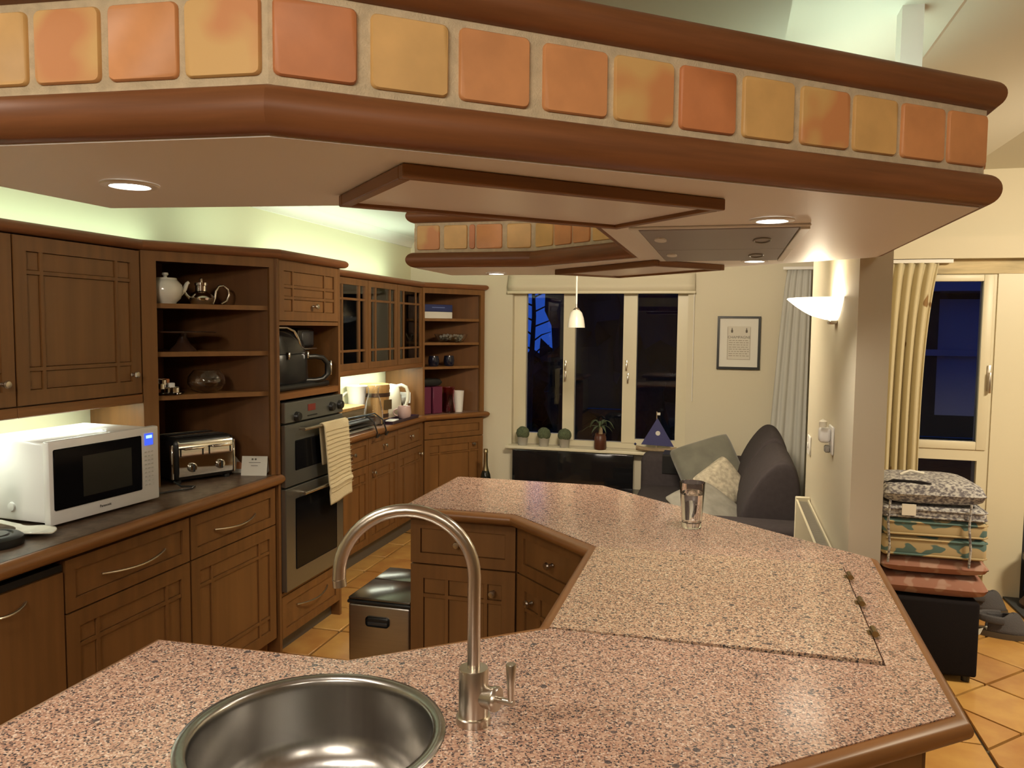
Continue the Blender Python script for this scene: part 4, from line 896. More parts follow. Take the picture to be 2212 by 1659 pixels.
G().prism([(-2.338, 5.08), (-2.232, 5.08), (-2.232, 5.56), (-2.338, 5.56)], ZR, ZR+.006).end('tray_base', PURPD, tr, 0)
G().sweep([(-2.338, 5.08), (-2.232, 5.08), (-2.232, 5.56), (-2.338, 5.56)], [(0, ZR), (.004, ZR+.022), (0, ZR+.022), (-.004, ZR+.004)], closed=True).end('tray_rim', PURPD, tr)
p = Vector((-2.283, 5.41, ZR+.0065)); pm = thing('pink_mug', p, 'pale pink rounded mug standing on the purple tray', 'mug')
G().lathe([(0, 0), (.032, 0), (.046, .012), (.052, .045), (.047, .085), (.045, .092), (.042, .090), (.046, .045), (.04, .015), (0, .008)], p, 32).end('cup', PINK, pm)
handle([p-VR*(.045+.034*sin(a))+Vector((0, 0, .046+.026*cos(a))) for a in [pi*i/10 for i in range(11)]], .006, 'handle', PINK, pm)
ph = thing('white_packet', (-2.30, 5.19, ZR+.0065), 'flat white packet lying at the near end of the purple tray', 'packet'); G(Rz(.15, (-2.283, 5.19, ZR+.0065))).box((-.035, -.055, 0), (.035, .055, .016), .004, 2).end('packet_body', WHITE, ph)
so = thing('wall_socket', (-2.40, 5.683, 1.0), 'white double wall socket with plugs beside the kettle', 'socket')
G().box((-2.44, 5.676, .955), (-2.345, 5.6855, 1.04), .003, 1).end('plate', WHITE, so); G().box((-2.418, 5.652, .965), (-2.382, 5.676, 1.005), .006, 2).end('plug', WHITE, so)
G().tube([VX(-2.40, 5.66, .966), VX(-2.385, 5.64, .93), VX(-2.39, 5.61, .89), VX(-2.42, 5.58, .869), VX(-2.46, 5.55, .869)], .004, 8).end('flex', WHITE, so); G().tube([VX(-2.375, 5.66, .966), VX(-2.345, 5.64, .91), VX(-2.325, 5.63, .872), VX(-2.36, 5.59, .868), VX(-2.42, 5.54, .868)], .004, 8).end('flex', BLACK, so)
# far shelf unit contents
def es(x, y, z): return EF @ Vector((x, y, z))
E3 = EF.to_3x3()
def ebox(name, x0, x1, y0, y1, z0, z1, m, lab, cat, grp=None, bev=.003):
    t = thing(name, es((x0+x1)/2, (y0+y1)/2, z0), lab, cat, grp); G(EF).box((x0, y0, z0), (x1, y1, z1), bev, 1).end('box_body', m, t); return t
t = ebox('box', .045, .315, .06, .20, 1.6125, 1.665, PAPER, 'white box on the top shelf of the far unit, under the blue one', 'box')
t = ebox('box', .035, .315, .058, .205, 1.6655, 1.722, NAVY, 'dark blue box lying on the white box', 'box'); G(EF).box((.12, .0565, 1.695), (.24, .0582, 1.702)).end('printed_line', mat('pale_blue', (.12, .16, .35), .5), t, 0)
p = es(.33, .10, 1.4255); t = thing('glass_dish', p, 'clear glass dish of pale sweets on the second shelf of the far unit', 'dish')
G().lathe([(0, 0), (.09, 0), (.12, .03), (.135, .065), (.131, .066), (.115, .032), (.088, .005), (0, .004)], p, 36).end('dish', GLASS, t)
rnd = random.Random(2); g = G()
for k in range(34):
    a = rnd.uniform(0, 6.28); r_ = .09*rnd.random()**.5; q = p+Vector((r_*cos(a), r_*sin(a), .018+rnd.uniform(0, .04))); g.lathe([(0, -.012), (.010, -.007), (.013, 0), (.010, .007), (0, .012)], q, 8)
o = g.end('sweets', GREYL, t); o['kind'] = 'stuff'
for k, x in enumerate((.145, .290)):
    p = es(x, .07, 1.2365); t = thing('dark_cup', p, ('dark glazed cup on the third shelf of the far unit, left of its twin', 'dark glazed cup on the third shelf of the far unit, right of its twin')[k], 'cup', 'dark cups on the far shelf')
    G().lathe([(0, 0), (.032, 0), (.042, .015), (.044, .045), (.038, .082), (.035, .082), (.040, .045), (.036, .015), (0, .008)], p, 28).end('cup', mat('navy_glaze', (.010, .010, .022), .12) if k == 0 else MATS['navy_glaze'], t)
for k, (x, lab) in enumerate(((.065, 'purple square canister in the far unit, leftmost'), (.170, 'purple square canister in the far unit, beside the pink vase'))):
    t = ebox('canister', x-.042, x+.048, .05, .13, ZR+.0005, ZR+.215, PURP, lab, 'canister', 'purple canisters on the far worktop', .006)
t = thing('black_bag', es(.12, .09, ZR+.2165), 'black soft pouch lying on the two purple canisters', 'pouch'); G(EF @ shift(.115, .09, ZR+.249)).pillow(.21, .10, .065, 10).end('pouch', BLACK, t)
p = es(.300, .085, ZR+.0005); t = thing('pink_vase', p, 'pinkish red glass vase with narrow waist beside the canisters', 'vase'); G().lathe([(0, 0), (.052, 0), (.055, .01), (.042, .09), (.040, .12), (.050, .205), (.047, .205), (.037, .12), (.039, .09), (.051, .012), (0, .006)], p, 32).end('vessel', PINKG, t)
p = es(.395, .085, ZR+.0005); t = thing('white_tumbler', p, 'white tapered tumbler at the right end of the far worktop', 'tumbler'); G().lathe([(0, 0), (.034, 0), (.045, .165), (.046, .17), (.043, .17), (.032, .006), (0, .006)], p, 28).end('vessel', WHITE, t)
# glassware in the glazed cabinet
rnd = random.Random(11)
for (y, lev, stem, h, lab) in ((4.40, 0, 0, .12, 'clear tumbler behind the first lattice door, lower left'), (4.60, 0, 1, .17, 'stemmed glass behind the first lattice door, lower right'), (4.66, 0, 0, .10, 'low clear tumbler behind the first lattice door, far lower right'),
    (4.50, 1, 1, .17, 'stemmed glass behind the first lattice door, upper shelf'), (4.62, 1, 0, .14, 'clear tumbler behind the first lattice door, upper shelf'), (4.80, 1, 1, .17, 'stemmed glass behind the second lattice door, upper left'), (5.02, 1, 0, .12, 'clear tumbler behind the second lattice door, upper right'),
    (4.84, 0, 1, .16, 'stemmed glass behind the second lattice door, lower left'), (5.06, 0, 0, .12, 'clear tumbler behind the second lattice door, lower right'), (5.30, 1, 1, .16, 'stemmed glass behind the third lattice door, upper shelf'), (5.34, 0, 1, .17, 'stemmed glass behind the third lattice door, lower left'), (5.55, 0, 0, .12, 'clear tumbler behind the third lattice door, lower right')):
    p = Vector((-2.36-.03*rnd.random(), y, (1.2905, 1.5535)[lev]))
    t = thing('drinking_glass', p, lab, 'glass', 'glasses in the glazed cabinet')
    if not stem: G().lathe([(0, 0), (.028, 0), (.034, h), (.032, h), (.026, .006), (0, .006)], p, 20).end('tumbler', GLASS, t)
    else: G().lathe([(0, 0), (.03, 0), (.03, .003), (.005, .008), (.004, h*.5), (.02, h*.58), (.032, h*.75), (.028, h), (.026, h), (.029, h*.75), (.017, h*.6), (0, h*.56)], p, 20).end('stem_glass', GLASS, t)

# ------------------------------------------------------------------ steel bin, glass of water
bn = thing('steel_bin', (-1.25, 2.93, 0), 'rectangular steel recycling bin with black rimmed lids beside the island', 'bin')
G().box((-1.388, 2.735, .012), (-1.13, 3.13, .478), .010, 3).end('bin_body', STEEL, bn)
G().box((-1.392, 2.73, .478), (-1.126, 3.135, .492), .006, 2).end('rim', BLACK, bn)
for a, b in ((2.735, 2.965), (2.97, 3.13)): G().box((-1.388, a, .492), (-1.13, b, .503), .005, 2).end('lid', mat('smoked_steel', (.20, .19, .175), .22, 1) if 'smoked_steel' not in MATS else MATS['smoked_steel'], bn)
h = G().box((-1.312, 2.731, .395), (-1.215, 2.739, .435), .012, 3).end('handle_recess', BLACK, bn); G().box((-1.305, 2.7295, .40), (-1.222, 2.733, .414), .004, 2).end('grip', DGREY, h)
for x, y in ((-1.36, 2.77), (-1.16, 2.77), (-1.36, 3.10), (-1.16, 3.10)): G().cyl((x, y, 0), .014, .014, 12).end('foot', BLACK, bn)
p = Vector((-.094, 2.628, .9003)); wg = thing('water_glass', p, 'tall clear glass of water standing on the granite island', 'glass')
G().lathe([(0, 0), (.030, 0), (.0315, .004), (.041, .150), (.0405, .151), (.0392, .150), (.0302, .022), (.026, .018), (0, .017)], p, 40).end('tumbler', GLASS, wg)
G().lathe([(0, .0175), (.026, .0185), (.0300, .0225), (.0365, .112), (0, .112)], p, 40).end('water', WATER, wg)

# ------------------------------------------------------------------ alcove: sill ornaments
ZS = .6003
for k, (x, y) in enumerate(((-1.570, 6.165), (-1.392, 6.155), (-1.222, 6.145))):
    t = thing('topiary_pot', (x, y, ZS), ('small green topiary ball in a zinc pot, leftmost on the sill', 'small green topiary ball in a zinc pot, middle one on the sill', 'small green topiary ball in a zinc pot, beside the left mullion')[k], 'plant', 'three topiary pots on the window sill')
    G().lathe([(0, 0), (.036, 0), (.044, .07), (.046, .072), (.042, .072), (.035, .006), (0, .006)], (x, y, ZS), 24).end('pot', POTM, t)
    g = G(); bmesh.ops.create_icosphere(g.bm, subdivisions=3, radius=.054)
    rr_ = random.Random(k)
    for v in g.bm.verts: v.co = v.co*(1+rr_.uniform(-.035, .035)) + Vector((x, y, ZS+.098))
    g.end('foliage', TOPI, t)
p = Vector((-.935, 6.14, ZS)); t = thing('spiky_plant', p, 'small palm-like plant in a brown pot on the window sill', 'plant')
G().lathe([(0, 0), (.044, 0), (.050, .01), (.046, .10), (.040, .112), (.043, .125), (.038, .125), (.036, .11), (0, .10)], p, 28).end('pot', POTB, t)
G().tube([p+Vector((0, 0, .10)), p+Vector((.004, 0, .15)), p+Vector((0, 0, .185))], [.018, .015, .010], 10).end('stem', DRIFT, t)
for k in range(11):
    a = 2*pi*k/11+.2; L = .09+.03*(k % 3); dr = Vector((cos(a), sin(a)*.7, 0)); up = .07-.05*(k % 2)
    g = G(); n = 7; sd = Vector((-sin(a), cos(a), 0)); A = []; B = []
    for i in range(n+1):
        s_ = i/n; c = p+Vector((0, 0, .18))+dr*L*s_+Vector((0, 0, up*sin(pi*s_*.75)-.06*s_*s_)); w_ = .011*sin(pi*(s_*.85+.12))
        A.append(g.bm.verts.new(c+sd*w_)); B.append(g.bm.verts.new(c-sd*w_))
    for i in range(n): g.bm.faces.new((A[i], A[i+1], B[i+1], B[i]))
    o = g.end('leaf', LEAF, t); sm = o.modifiers.new('s', 'SOLIDIFY'); sm.thickness = .002
p = Vector((-.50, 6.13, ZS)); t = thing('toy_sailboat', p, 'wooden sailboat ornament with dark blue sail on the window sill', 'ornament')
g = G(); n = 12
for sgn in (1,):
    rings = []
    for i in range(n+1):
        s_ = 2*i/n-1; w_ = .045*(1-s_*s_)**.5+.004; x = p.x+.155*s_
        rings.append([g.bm.verts.new((x, p.y+w_*cos(a), p.z+.018+.020*sin(a)*(1 if sin(a) < 0 else .8)+.014*s_*s_)) for a in [2*pi*k/10 for k in range(10)]])
    for A, B in zip(rings, rings[1:]):
        for k in range(10): g.bm.faces.new((A[k], A[(k+1) % 10], B[(k+1) % 10], B[k]))
    g.bm.faces.new(rings[0][::-1]); g.bm.faces.new(rings[-1])
g.end('hull', DRIFT, t)
G().tube([p+Vector((.0, 0, .03)), p+Vector((.0, 0, .315))], .004, 8).end('mast', DRIFT, t)
sl = G(Matrix(((1, 0, 0, 0), (0, 0, 1, p.y-.012), (0, 1, 0, 0), (0, 0, 0, 1)))).prism([(p.x-.115, p.z+.058), (p.x+.135, p.z+.050), (p.x+.006, p.z+.268)], 0, .005).end('sail', BLUE, t, 0)
M = Matrix.Translation((p.x+.012, p.y-.0125, p.z+.15)) @ Matrix.Rotation(pi/2, 4, 'X'); G(M).cyl((0, 0, 0), .018, .0015, 24).end('sail_disc', PAPER, sl)
G().box((p.x+.002, p.y-.002, p.z+.288), (p.x+.026, p.y+.002, p.z+.308)).end('pennant', PAPER, t, 0)
G().lathe([(0, -.012), (.012, 0), (0, .012)], (p.x-.158, p.y-.02, p.z+.060), 10).end('bow_bead', NAVY, t)
# black panel below the sill, side table, bottle
bp_ = thing('glossy_screen', (-1.15, 6.12, 0), 'large black glossy flat screen standing under the window sill', 'screen')
G().box((-1.635, 6.085, .03), (-.668, 6.115, .572), .004, 2).end('glass_front', GLOSSB, bp_); G().box((-1.60, 6.115, 0), (-.70, 6.16, .50), .004, 1).end('back_frame', BLACK, bp_)
G().box((-1.5, 6.07, 0), (-1.4, 6.18, .032)).end('foot', BLACK, bp_); G().box((-.9, 6.07, 0), (-.8, 6.18, .032)).end('foot', BLACK, bp_)
st = thing('side_table', (-.72, 5.72, 0), 'low side table with black top left of the sofa', 'side table')
G().box((-.86, 5.45, .325), (-.592, 5.92, .345), .004, 1).end('table_top', GLOSSB, st)
G().box((-.85, 5.46, .30), (-.60, 5.91, .325)).end('apron', GREYL, st, 0)
for x in (-.84, -.615):
    for y in (5.475, 5.895): G().box((x-.013, y-.013, 0), (x+.013, y+.013, .30)).end('leg', GREYL, st, 0)
bs = thing('low_stool', (-1.80, 5.9, 0), 'low dark stool under the champagne bottle, hidden behind the island', 'stool')
G().box((-1.88, 5.80, .205), (-1.70, 5.99, .228), .004, 1).end('seat', DARKW, bs)
for x in (-1.87, -1.71):
    for y in (5.81, 5.98): G().box((x-.01 if x > -1.8 else x, y-.01, 0), (x+.01, y+.01, .205)).end('leg', DARKW, bs, 0)
p = Vector((-1.800, 5.895, .2285)); bt = thing('champagne_bottle', p, 'dark champagne bottle with silver foil neck beyond the far worktop', 'bottle')
G().lathe([(0, .006), (.036, 0), (.042, .006), (.042, .13), (.038, .165), (.024, .20), (.017, .235), (.0145, .30), (.0145, .345), (0, .345)], p, 32).end('bottle_glass', BOTG, bt)
G().lathe([(.0255, .197), (.0180, .235), (.0157, .30), (.0157, .335), (.0185, .338), (.0185, .352), (.0165, .356), (.0165, .368), (0, .371), (0, .36), (.014, .355), (.014, .30), (.0165, .235), (.024, .198)], p, 32).end('foil_neck', FOIL, bt)
G().lathe([(.0426, .05), (.0426, .11), (.0418, .11), (.0418, .05)], p, 32).end('label', PAPER, bt)
# pendant
p = Vector((-.93, 5.0, 1.552)); pd = thing('pendant_lamp', (p.x, p.y, ZC), 'small white glass pendant lamp hanging before the window', 'lamp')
G().lathe([(.056, 0), (.0545, .02), (.048, .06), (.036, .095), (.020, .112), (.016, .114), (.018, .110), (.034, .092), (.045, .058), (.052, .02), (.053, 0)], p, 36).end('lamp_shade', SHADE, pd)
G().lathe([(0, .112), (.020, .112), (.020, .118), (.008, .126), (.006, .15), (0, .152)], p, 20).end('cap', NICKEL, pd)
G().tube([p+Vector((0, 0, .15)), p+Vector((0, 0, ZC-p.z-.014))], .0055, 8).end('cord', WHITE, pd); G().cyl((p.x, p.y, ZC-.022), .045, .0215, 28).end('ceiling_rose', WHITE, pd)
# framed print
fp = thing('framed_print', (.087, 6.19, 1.25), 'black framed print with the word Champagne on the far wall', 'picture')
x0, x1, z0, z1 = -.069, .243, 1.252, 1.650
for a, b in (((x0, 6.176, z0), (x0+.017, 6.198, z1)), ((x1-.017, 6.176, z0), (x1, 6.198, z1)), ((x0+.017, 6.176, z0), (x1-.017, 6.198, z0+.018)), ((x0+.017, 6.176, z1-.016), (x1-.017, 6.198, z1))): G().box(a, b).end('frame_side', BLACK, fp, 0)
G().box((x0+.015, 6.187, z0+.015), (x1-.015, 6.197, z1-.014)).end('mount', PAPER, fp, 0)
pr = G().box((x0+.072, 6.1862, z0+.07), (x1-.068, 6.1872, z1-.075)).end('print_sheet', mat('print_paper', (.60, .56, .48), .8), fp, 0)
PM = frame((x0+.072, 6.1858, z0+.07), (1, 0, 0), (0, 1, 0))
text('print_title', 'CHAMPAGNE', .027, UP(PM @ shift(.087, 0, .170)), INK, fp)
g = G(PM); rnd = random.Random(9)
for k in range(8):
    z = .145-.0165*k; x = .014
    while x < .150:
        w_ = rnd.uniform(.010, .030); g.box((x, -.0004, z), (min(x+w_, .160), .0002, z+.0035)); x += w_+.006
g.box((.004, -.0003, .004), (.006, .0002, .245)).box((.166, -.0003, .004), (.168, .0002, .245)).box((.004, -.0003, .004), (.168, .0002, .006)).end('print_text', mat('print_grey', (.22, .18, .13), .8), fp, 0)
g = G(PM)
for x in (.035, .140): g.box((x-.007, -.0004, .205), (x+.007, .0002, .226), .003, 1); g.box((x-.003, -.0004, .226), (x+.003, .0002, .240), .001, 1)
g.end('print_bottle_motif', INK, fp, 0)

# ------------------------------------------------------------------ sofa and cushions
sf = thing('sofa', (-.12, 4.9, 0), 'charcoal fabric two seat sofa against the alcove wall', 'sofa')
G().box((-.53, 4.16, .06), (.31, 5.72, .26), .02, 2).end('base', SOFA, sf)
G().box((-.575, 3.95, .04), (.40, 4.165, .600), .035, 4).end('arm', SOFA, sf); G().box((-.575, 5.715, .04), (.40, 5.93, .645), .05, 4).end('arm', SOFA, sf)
G().box((.30, 4.165, .06), (.40, 5.715, .60), .03, 3).end('back', SOFA, sf)
G().box((-.57, 4.168, .262), (.20, 5.712, .435), .05, 4).end('seat_cushion', SOFA, sf)
for y0, y1, dz in ((4.172, 4.945, 0), (4.952, 5.712, .02)):
    g = G(); sec = [(.07, .437), (.085, .60), (.15, .76), (.245, .875+dz), (.30, .895+dz), (.365, .865+dz), (.392, .74), (.385, .56), (.362, .437)]; rings = []
    for y, k in ((y0, .90), (y0+.012, .965), (y0+.04, 1), ((y0+y1)/2, 1.015), (y1-.04, 1), (y1-.012, .965), (y1, .90)):
        rings.append([g.bm.verts.new((.23+(x-.23)*k, y, .66+(z-.66)*k if z > .44 else z)) for x, z in sec])
    for A, B in zip(rings, rings[1:]):
        for k in range(9): g.bm.faces.new((A[k], A[(k+1) % 9], B[(k+1) % 9], B[k]))
    g.bm.faces.new(rings[0][::-1]); g.bm.faces.new(rings[-1]); o = g.end('back_cushion', SOFA, sf, 180); sm = o.modifiers.new('s', 'SUBSURF'); sm.levels = sm.render_levels = 2
for x in (-.53, .30):
    for y in (4.0, 5.88): G().cyl((x, y, 0), .022, .05, 12).end('foot', DARKW, sf)
def cushion(x, y, z, w_, h, t_, yaw, tilt, m, lab, name='scatter_cushion', roll=0, flat=4):
    t = thing(name, (x, y, z-h*.45), lab, 'cushion'); M = Matrix.Translation((x, y, z)) @ Matrix.Rotation(radians(yaw), 4, 'Z') @ Matrix.Rotation(radians(tilt), 4, 'X') @ Matrix.Rotation(radians(roll), 4, 'Z')
    G(M).pillow(w_, h, t_, 24, flat=3, pin=.04, pw=.42).end('cushion_cover', m, t); return t
cushion(-.09, 5.47, .615, .44, .42, .17, 8, 58, GREYC, 'large grey green velvet cushion leaning in the far sofa corner', roll=20)
cushion(-.005, 5.00, .585, .31, .30, .15, 35, 62, FLUFF, 'small cream fleece cushion in the middle of the sofa', roll=28)
cushion(-.07, 4.62, .515, .42, .40, .13, 50, 30, GREYL, 'pale grey cushion lying slumped behind the water glass', roll=10)
t = thing('arm_tray', (-.30, 5.80, .648), 'black sofa arm tray draped over the far arm', 'tray')
G().sweep([(0, 0), (0, .26)], [(-.112, -.20), (-.112, .0025), (-.100, .010), (.105, .010), (.112, .0), (.112, -.12), (.117, -.12), (.118, .004), (.108, .0155), (-.104, .0155), (-.117, .006), (-.118, -.20)], M=Matrix.Translation((-.42, 5.8225, .637)) @ Matrix.Rotation(-pi/2, 4, 'Z')).end('tray_cover', BLACK, t)

# ------------------------------------------------------------------ stub wall: sconce, plug, radiator
sc = thing('wall_sconce', (.370, 3.0, 1.62), 'lit white glass half bowl sconce on the wall by the pillar', 'lamp')
g = G(); n = 20; rings = []
for i in range(9):
    s_ = i/8; z = 1.588+.072*s_**.8; r_ = .168*(.22+.78*s_**.5)
    rings.append([g.bm.verts.new((.3715-r_*sin(a), 3.0-r_*1.0*cos(a), z)) for a in [pi*k/n for k in range(n+1)]])
for A, B in zip(rings, rings[1:]):
    for k in range(n): g.bm.faces.new((A[k], A[k+1], B[k+1], B[k]))
c = g.bm.verts.new((.3715, 3.0, 1.587))
for k in range(n): g.bm.faces.new((c, rings[0][k], rings[0][k+1]))
o = g.end('glass_bowl', SCON, sc); sm = o.modifiers.new('s', 'SOLIDIFY'); sm.thickness = .004
G().box((.345, 2.96, 1.572), (.3715, 3.04, 1.588), .004, 1).end('bracket', NICKEL, sc)
light('sconce_glow', 'POINT', (.300, 3.0, 1.648), 4.0, (1, .84, .60), .03)
pg = thing('plug_in_light', (.355, 2.98, 1.16), 'white plug-in night light in a socket on the stub wall', 'socket')
G().box((.3635, 2.93, 1.115), (.3715, 3.03, 1.215), .003, 1).end('plate', WHITE, pg); G().box((.325, 2.955, 1.155), (.3635, 3.005, 1.21), .012, 3).end('night_light', WHITE, pg); G().box((.345, 2.96, 1.12), (.3635, 2.99, 1.145), .004, 1).end('plug', GREYL, pg)
G().lathe([(0, 0), (.012, 0), (.014, .02), (0, .03)], (.335, 2.95, 1.212), 14).end('diffuser', CREAMP, pg)
sw = thing('light_switch', (.369, 3.72, 1.04), 'white light switch at the far edge of the stub wall', 'switch'); G().box((.3635, 3.67, 1.0), (.3715, 3.76, 1.085), .003, 1).end('plate', WHITE, sw); G().box((.359, 3.705, 1.03), (.3635, 3.725, 1.055), .002, 1).end('rocker', WHITE, sw)
rd = thing('panel_radiator', (.34, 3.18, .2), 'slim panel radiator with grey top grille on the stub wall', 'radiator')
G().box((.312, 2.735, .22), (.320, 3.62, .815)).end('front_panel', JOIN, rd, 0); G().box((.360, 2.735, .22), (.366, 3.62, .815)).end('rear_panel', JOIN, rd, 0)
G().box((.310, 2.722, .20), (.3695, 2.745, .826), .003, 1).end('end_cap', JOIN, rd); G().box((.310, 3.61, .20), (.3695, 3.633, .826), .003, 1).end('end_cap', JOIN, rd)
G().box((.322, 2.745, .796), (.358, 3.61, .806)).end('top_grille', RADM, rd, 0)
g = G()
for k in range(60): y = 2.752+.01435*k; g.box((.3225, y, .806), (.3575, y+.003, .810))
o = g.end('grille_bars', mat('grille_light', (.34, .31, .25), .5), rd, 0); o['kind'] = 'stuff'
G().box((.320, 2.8, .25), (.360, 3.56, .79)).end('convector', RADM, rd, 0)

# ------------------------------------------------------------------ stool with cushion stack, slippers, papers, pot, mat
sto = thing('black_pouffe', (.92, 4.0, 0), 'black square pouffe under the stack of seat cushions', 'stool')
G().box((.665, 3.80, .03), (1.105, 4.22, .365), .012, 3).end('body', SOFAD, sto)
for x in (.70, 1.07):
    for y in (3.84, 4.18): G().cyl((x, y, 0), .018, .032, 12).end('foot', BLACK, sto)
def padc(x, y, z, w_, d_, h, yaw, m, lab, bev, pil=False, grp=None):
    t = thing('seat_cushion', (x, y, z), lab, 'cushion', grp); M = Rz(radians(yaw), (x, y, z))
    if pil: G(M @ shift(0, 0, h/2)).pillow(w_, d_, h, 22, flat=4, pin=.02, pw=.36).end('cushion_cover', m, t)
    else:
        G(M).box((-w_/2, -d_/2, 0), (w_/2, d_/2, h), bev, 4).end('cushion_cover', m, t)
        for zz in (.012, h-.012): G(M).tube([(-w_/2+.02, -d_/2-.001, zz), (w_/2-.02, -d_/2-.001, zz), (w_/2+.001, -d_/2+.02, zz), (w_/2+.001, d_/2-.02, zz)], .005, 6).end('piping', m, t)
    return t
padc(.92, 4.02, .3655, .475, .43, .098, -2, PINKP, 'pink floral pillow, lowest on the black pouffe', 0, True)
padc(.92, 4.02, .464, .46, .42, .082, 1, PINKP, 'pink floral pillow, second from the bottom of the stack', 0, True)
padc(.915, 4.02, .5465, .425, .41, .092, -1, TEALP, 'teal leaf patterned box cushion resting on the pink pillows', .022)
padc(.912, 4.02, .639, .42, .41, .077, 1, TEALP, 'teal leaf patterned box cushion below the grey floral pads', .022)
t = padc(.91, 4.02, .7165, .425, .41, .056, -1, FLORAL, 'grey floral seat pad with white label, second from the top of the stack', .024)
G().box((.775, 3.806, .735), (.832, 3.812, .785)).end('care_label', PAPER, t, 0)
t = padc(.905, 4.02, .773, .44, .42, .112, 2, FLORAL, 'plump grey floral pillow on top of the cushion stack', 0, True)
G().tube([VX(.695, 3.90, .845), VX(.75, 3.87, .868), VX(.86, 3.855, .868), VX(.97, 3.85, .852)], [.010, .016, .016, .008], 8).end('tie_strap', SOFAD, t)
G().tube([VX(.80, 4.0, .885), VX(.84, 4.0, .905), VX(.90, 4.0, .895)], .006, 8).end('white_tie', PAPER, t)
for x in (.725, 1.05): G().tube([VX(x, 3.803, .80), VX(x-.006, 3.800, .70), VX(x+.004, 3.798, .60), VX(x, 3.80, .52)], .005, 8).end('hanging_tie', FLORAL, t)
def slipper(x, y, yaw, lab):
    t = thing('slipper', (x, y, 0), lab, 'slipper', 'fleece slippers behind the pouffe'); M = Rz(radians(yaw), (x, y, 0)) @ Matrix.Diagonal((1, 1.15, 1.45, 1))
    g = G(M); rings = []
    for z, s_ in ((0, 1), (.012, 1.02), (.02, 1)):
        rings.append([g.bm.verts.new(((.125 if True else 0)*cos(a)*s_, (.045+.010*cos(a))*sin(a)*s_, z)) for a in [2*pi*k/28 for k in range(28)]])
    for A, B in zip(rings, rings[1:]):
        for k in range(28): g.bm.faces.new((A[k], A[(k+1) % 28], B[(k+1) % 28], B[k]))
    g.bm.faces.new(rings[0][::-1]); g.bm.faces.new(rings[-1]); g._x(g.bm.verts[:]); g.end('sole', SOLE, t)
    def f(a, b):
        an = radians(-125+250*a); th = b; X = .122*cos(an); Y = (.044+.010*cos(an))*sin(an); k = max(0, (X+.02)/.14)
        top = .055+.018*k; inw = 1-.95*th*min(1, k*1.2)-.12*th
        return (X*inw if k < .2 else .122*cos(an)*(1-.62*th), Y*inw, .018+top*sin(pi/2*min(1, th*1.15)))
    o = G(M).grid(f, 24, 8).end('upper', SLIP, t); sm = o.modifiers.new('s', 'SOLIDIFY'); sm.thickness = .008
    G(M).tube([(-.10+.0*i, .04*cos(pi*i/10), .068) if False else (-.105*sin(pi*i/10)-.0, .050*cos(pi*i/10), .066) for i in range(11)], .014, 8).end('fleece_cuff', SLIP, t)
    G(M).box((-.07, -.025, .018), (.02, .025, .024), .004, 1).end('insole', PAPER, t)
    return t
slipper(1.40, 4.47, -8, 'grey fleece slipper with brown sole, the nearer one by the pouffe')
slipper(1.41, 4.83, -5, 'grey fleece slipper, the farther one by the window wall')
for k, (x, y, a, lab) in enumerate(((1.20, 4.40, -.4, 'white paper sheet standing tilted behind the near slipper'), (1.25, 4.66, -.3, 'white paper sheet standing tilted between the two slippers'))):
    t = thing('paper_sheet', (x, y, 0), lab, 'paper', 'papers by the slippers'); M = Rz(a, (x, y, .001)) @ Matrix.Rotation(radians(38), 4, 'Y') @ shift(-.09, 0, 0)
    G(Rz(a, (x, y, .001)) @ Matrix.Rotation(radians(-30), 4, 'Y')).box((0, -.055, 0), (.10, .055, .0015)).end('sheet', PAPER, t, 0)
dm = thing('door_mat', (1.95, 4.85, 0), 'grey door mat in front of the garden door', 'mat'); G().prism([(1.60, 5.12), (1.60, 4.62), (2.65, 4.62), (2.65, 5.12)], .0012, .012).end('mat_pile', RUBB, dm, 0)
p = Vector((1.755, 4.95, .0125)); dp = thing('dark_planter', p, 'dark plant pot at the right picture edge before the garden door', 'plant pot')
G().lathe([(0, 0), (.115, 0), (.120, .02), (.10, .05), (.075, .075), (.07, .10), (.095, .14), (.105, .26), (.115, .27), (.115, .30), (.10, .30), (.09, .26), (0, .25)], p, 36).end('pot', DARKW, dp)
rnd = random.Random(6)
for k in range(9):
    a = 2*pi*k/9; g = G(); L = .15+.05*rnd.random(); A = []; B = []
    for i in range(7):
        s_ = i/6; c = p+Vector((cos(a)*L*.6*s_, sin(a)*L*.6*s_, .25+L*1.1*s_-.08*s_*s_)); w_ = .022*sin(pi*(s_*.85+.1)); sd = Vector((-sin(a), cos(a), 0)); A.append(g.bm.verts.new(c+sd*w_)); B.append(g.bm.verts.new(c-sd*w_))
    for i in range(6): g.bm.faces.new((A[i], A[i+1], B[i+1], B[i]))
    o = g.end('leaf', mat('ochre_leaf', (.30, .19, .03), .6) if 'ochre_leaf' not in MATS else MATS['ochre_leaf'], dp); sm = o.modifiers.new('s', 'SOLIDIFY'); sm.thickness = .002

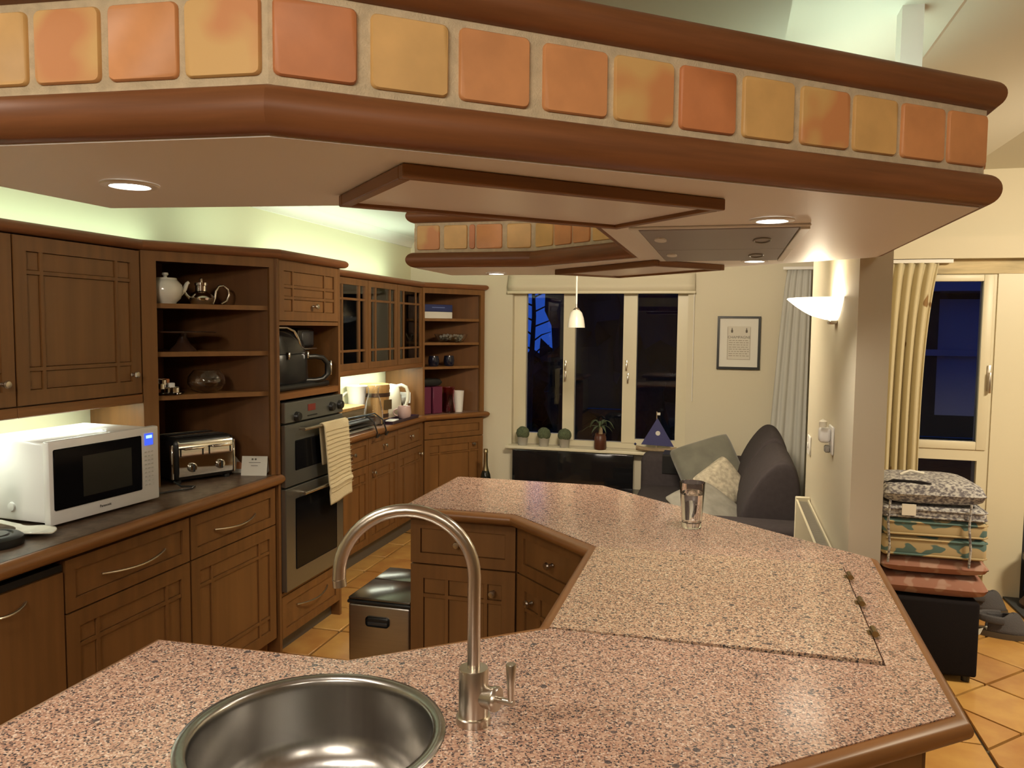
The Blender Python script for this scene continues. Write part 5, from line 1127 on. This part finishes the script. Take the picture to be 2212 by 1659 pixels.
# ------------------------------------------------------------------ outside in the dusk
struct(G().box((-14, 6.4, -.2), (14, 26, -.1)).end('ground_garden', DARKG, None, 0))
def hedge(x0, x1, y, h, seed, lab):
    t = thing('garden_hedge', ((x0+x1)/2, y, -.1), lab, 'hedge'); rnd = random.Random(seed)
    n = int((x1-x0)/.35)+1; m_ = 14; g = G()
    def f(a, b):
        X = x0+(x1-x0)*a; Z = -.1+(h+.1)*b
        return (X+rnd.uniform(-.09, .09), y+rnd.uniform(-.12, .12)-.25*sin(pi*b), Z+rnd.uniform(-.1, .1)*(1 if b < 1 else 2.2))
    g.grid(f, n*3, m_).end('foliage', HEDGE, t)
    G().box((x0, y+.1, -.1), (x1, y+.5, h*.8)).end('inner_branches', HEDGE, t, 0)
hedge(-2.05, 3.2, 9.5, 3.3, 1, 'dark tall hedge outside the middle and right window lights')  # unseen right part added to block sky reflected in the cabinet glass
hedge(-4.6, -2.95, 11.2, 3.0, 2, 'dark tall hedge outside at the far left of the window')
hedge(-5.5, -1.0, 12.6, 1.2, 3, 'low dark hedge outside the left window light')
# neighbouring outbuilding seen through the garden window
hb = thing('garden_room', (2.6, 8.6, -.1), 'pale garden outbuilding with flat eaves outside the dining window', 'building')
G().box((1.2, 8.4, -.1), (5.5, 8.6, 1.86)).end('wall', DUSKW, hb, 0); G().box((1.0, 8.2, 1.93), (5.7, 8.75, 2.5)).end('eaves', DUSKW, hb, 0)
G().box((1.75, 8.38, .2), (1.95, 8.42, 2.1)).end('post', HEDGE, hb, 0); G().box((1.2, 8.36, 1.32), (5.5, 8.40, 1.38)).end('rail', DUSKW, hb, 0)
G().box((1.2, 8.37, -.1), (5.5, 8.41, .75)).end('plinth_wall', HEDGE, hb, 0)

tt = thing('garden_tree', (-2.62, 10.6, -.1), 'thin dark bare tree against the blue dusk outside the left light', 'tree'); rnd = random.Random(4)
G().tube([VX(-2.62, 10.6, -.1), VX(-2.60, 10.6, .9), VX(-2.56, 10.6, 1.7), VX(-2.60, 10.6, 2.9)], [.05, .04, .03, .008], 8).end('trunk', HEDGE, tt)
for k in range(16):
    z = 1.05+.10*k; x = -2.585; d_ = 1 if k % 2 else -1; L = rnd.uniform(.2, .5)
    G().tube([VX(x, 10.6, z), VX(x+d_*L*.5, 10.6+rnd.uniform(-.1, .1), z+.10), VX(x+d_*L, 10.6, z+rnd.uniform(.1, .26))], [.014, .010, .004], 6).end('branch', HEDGE, tt)
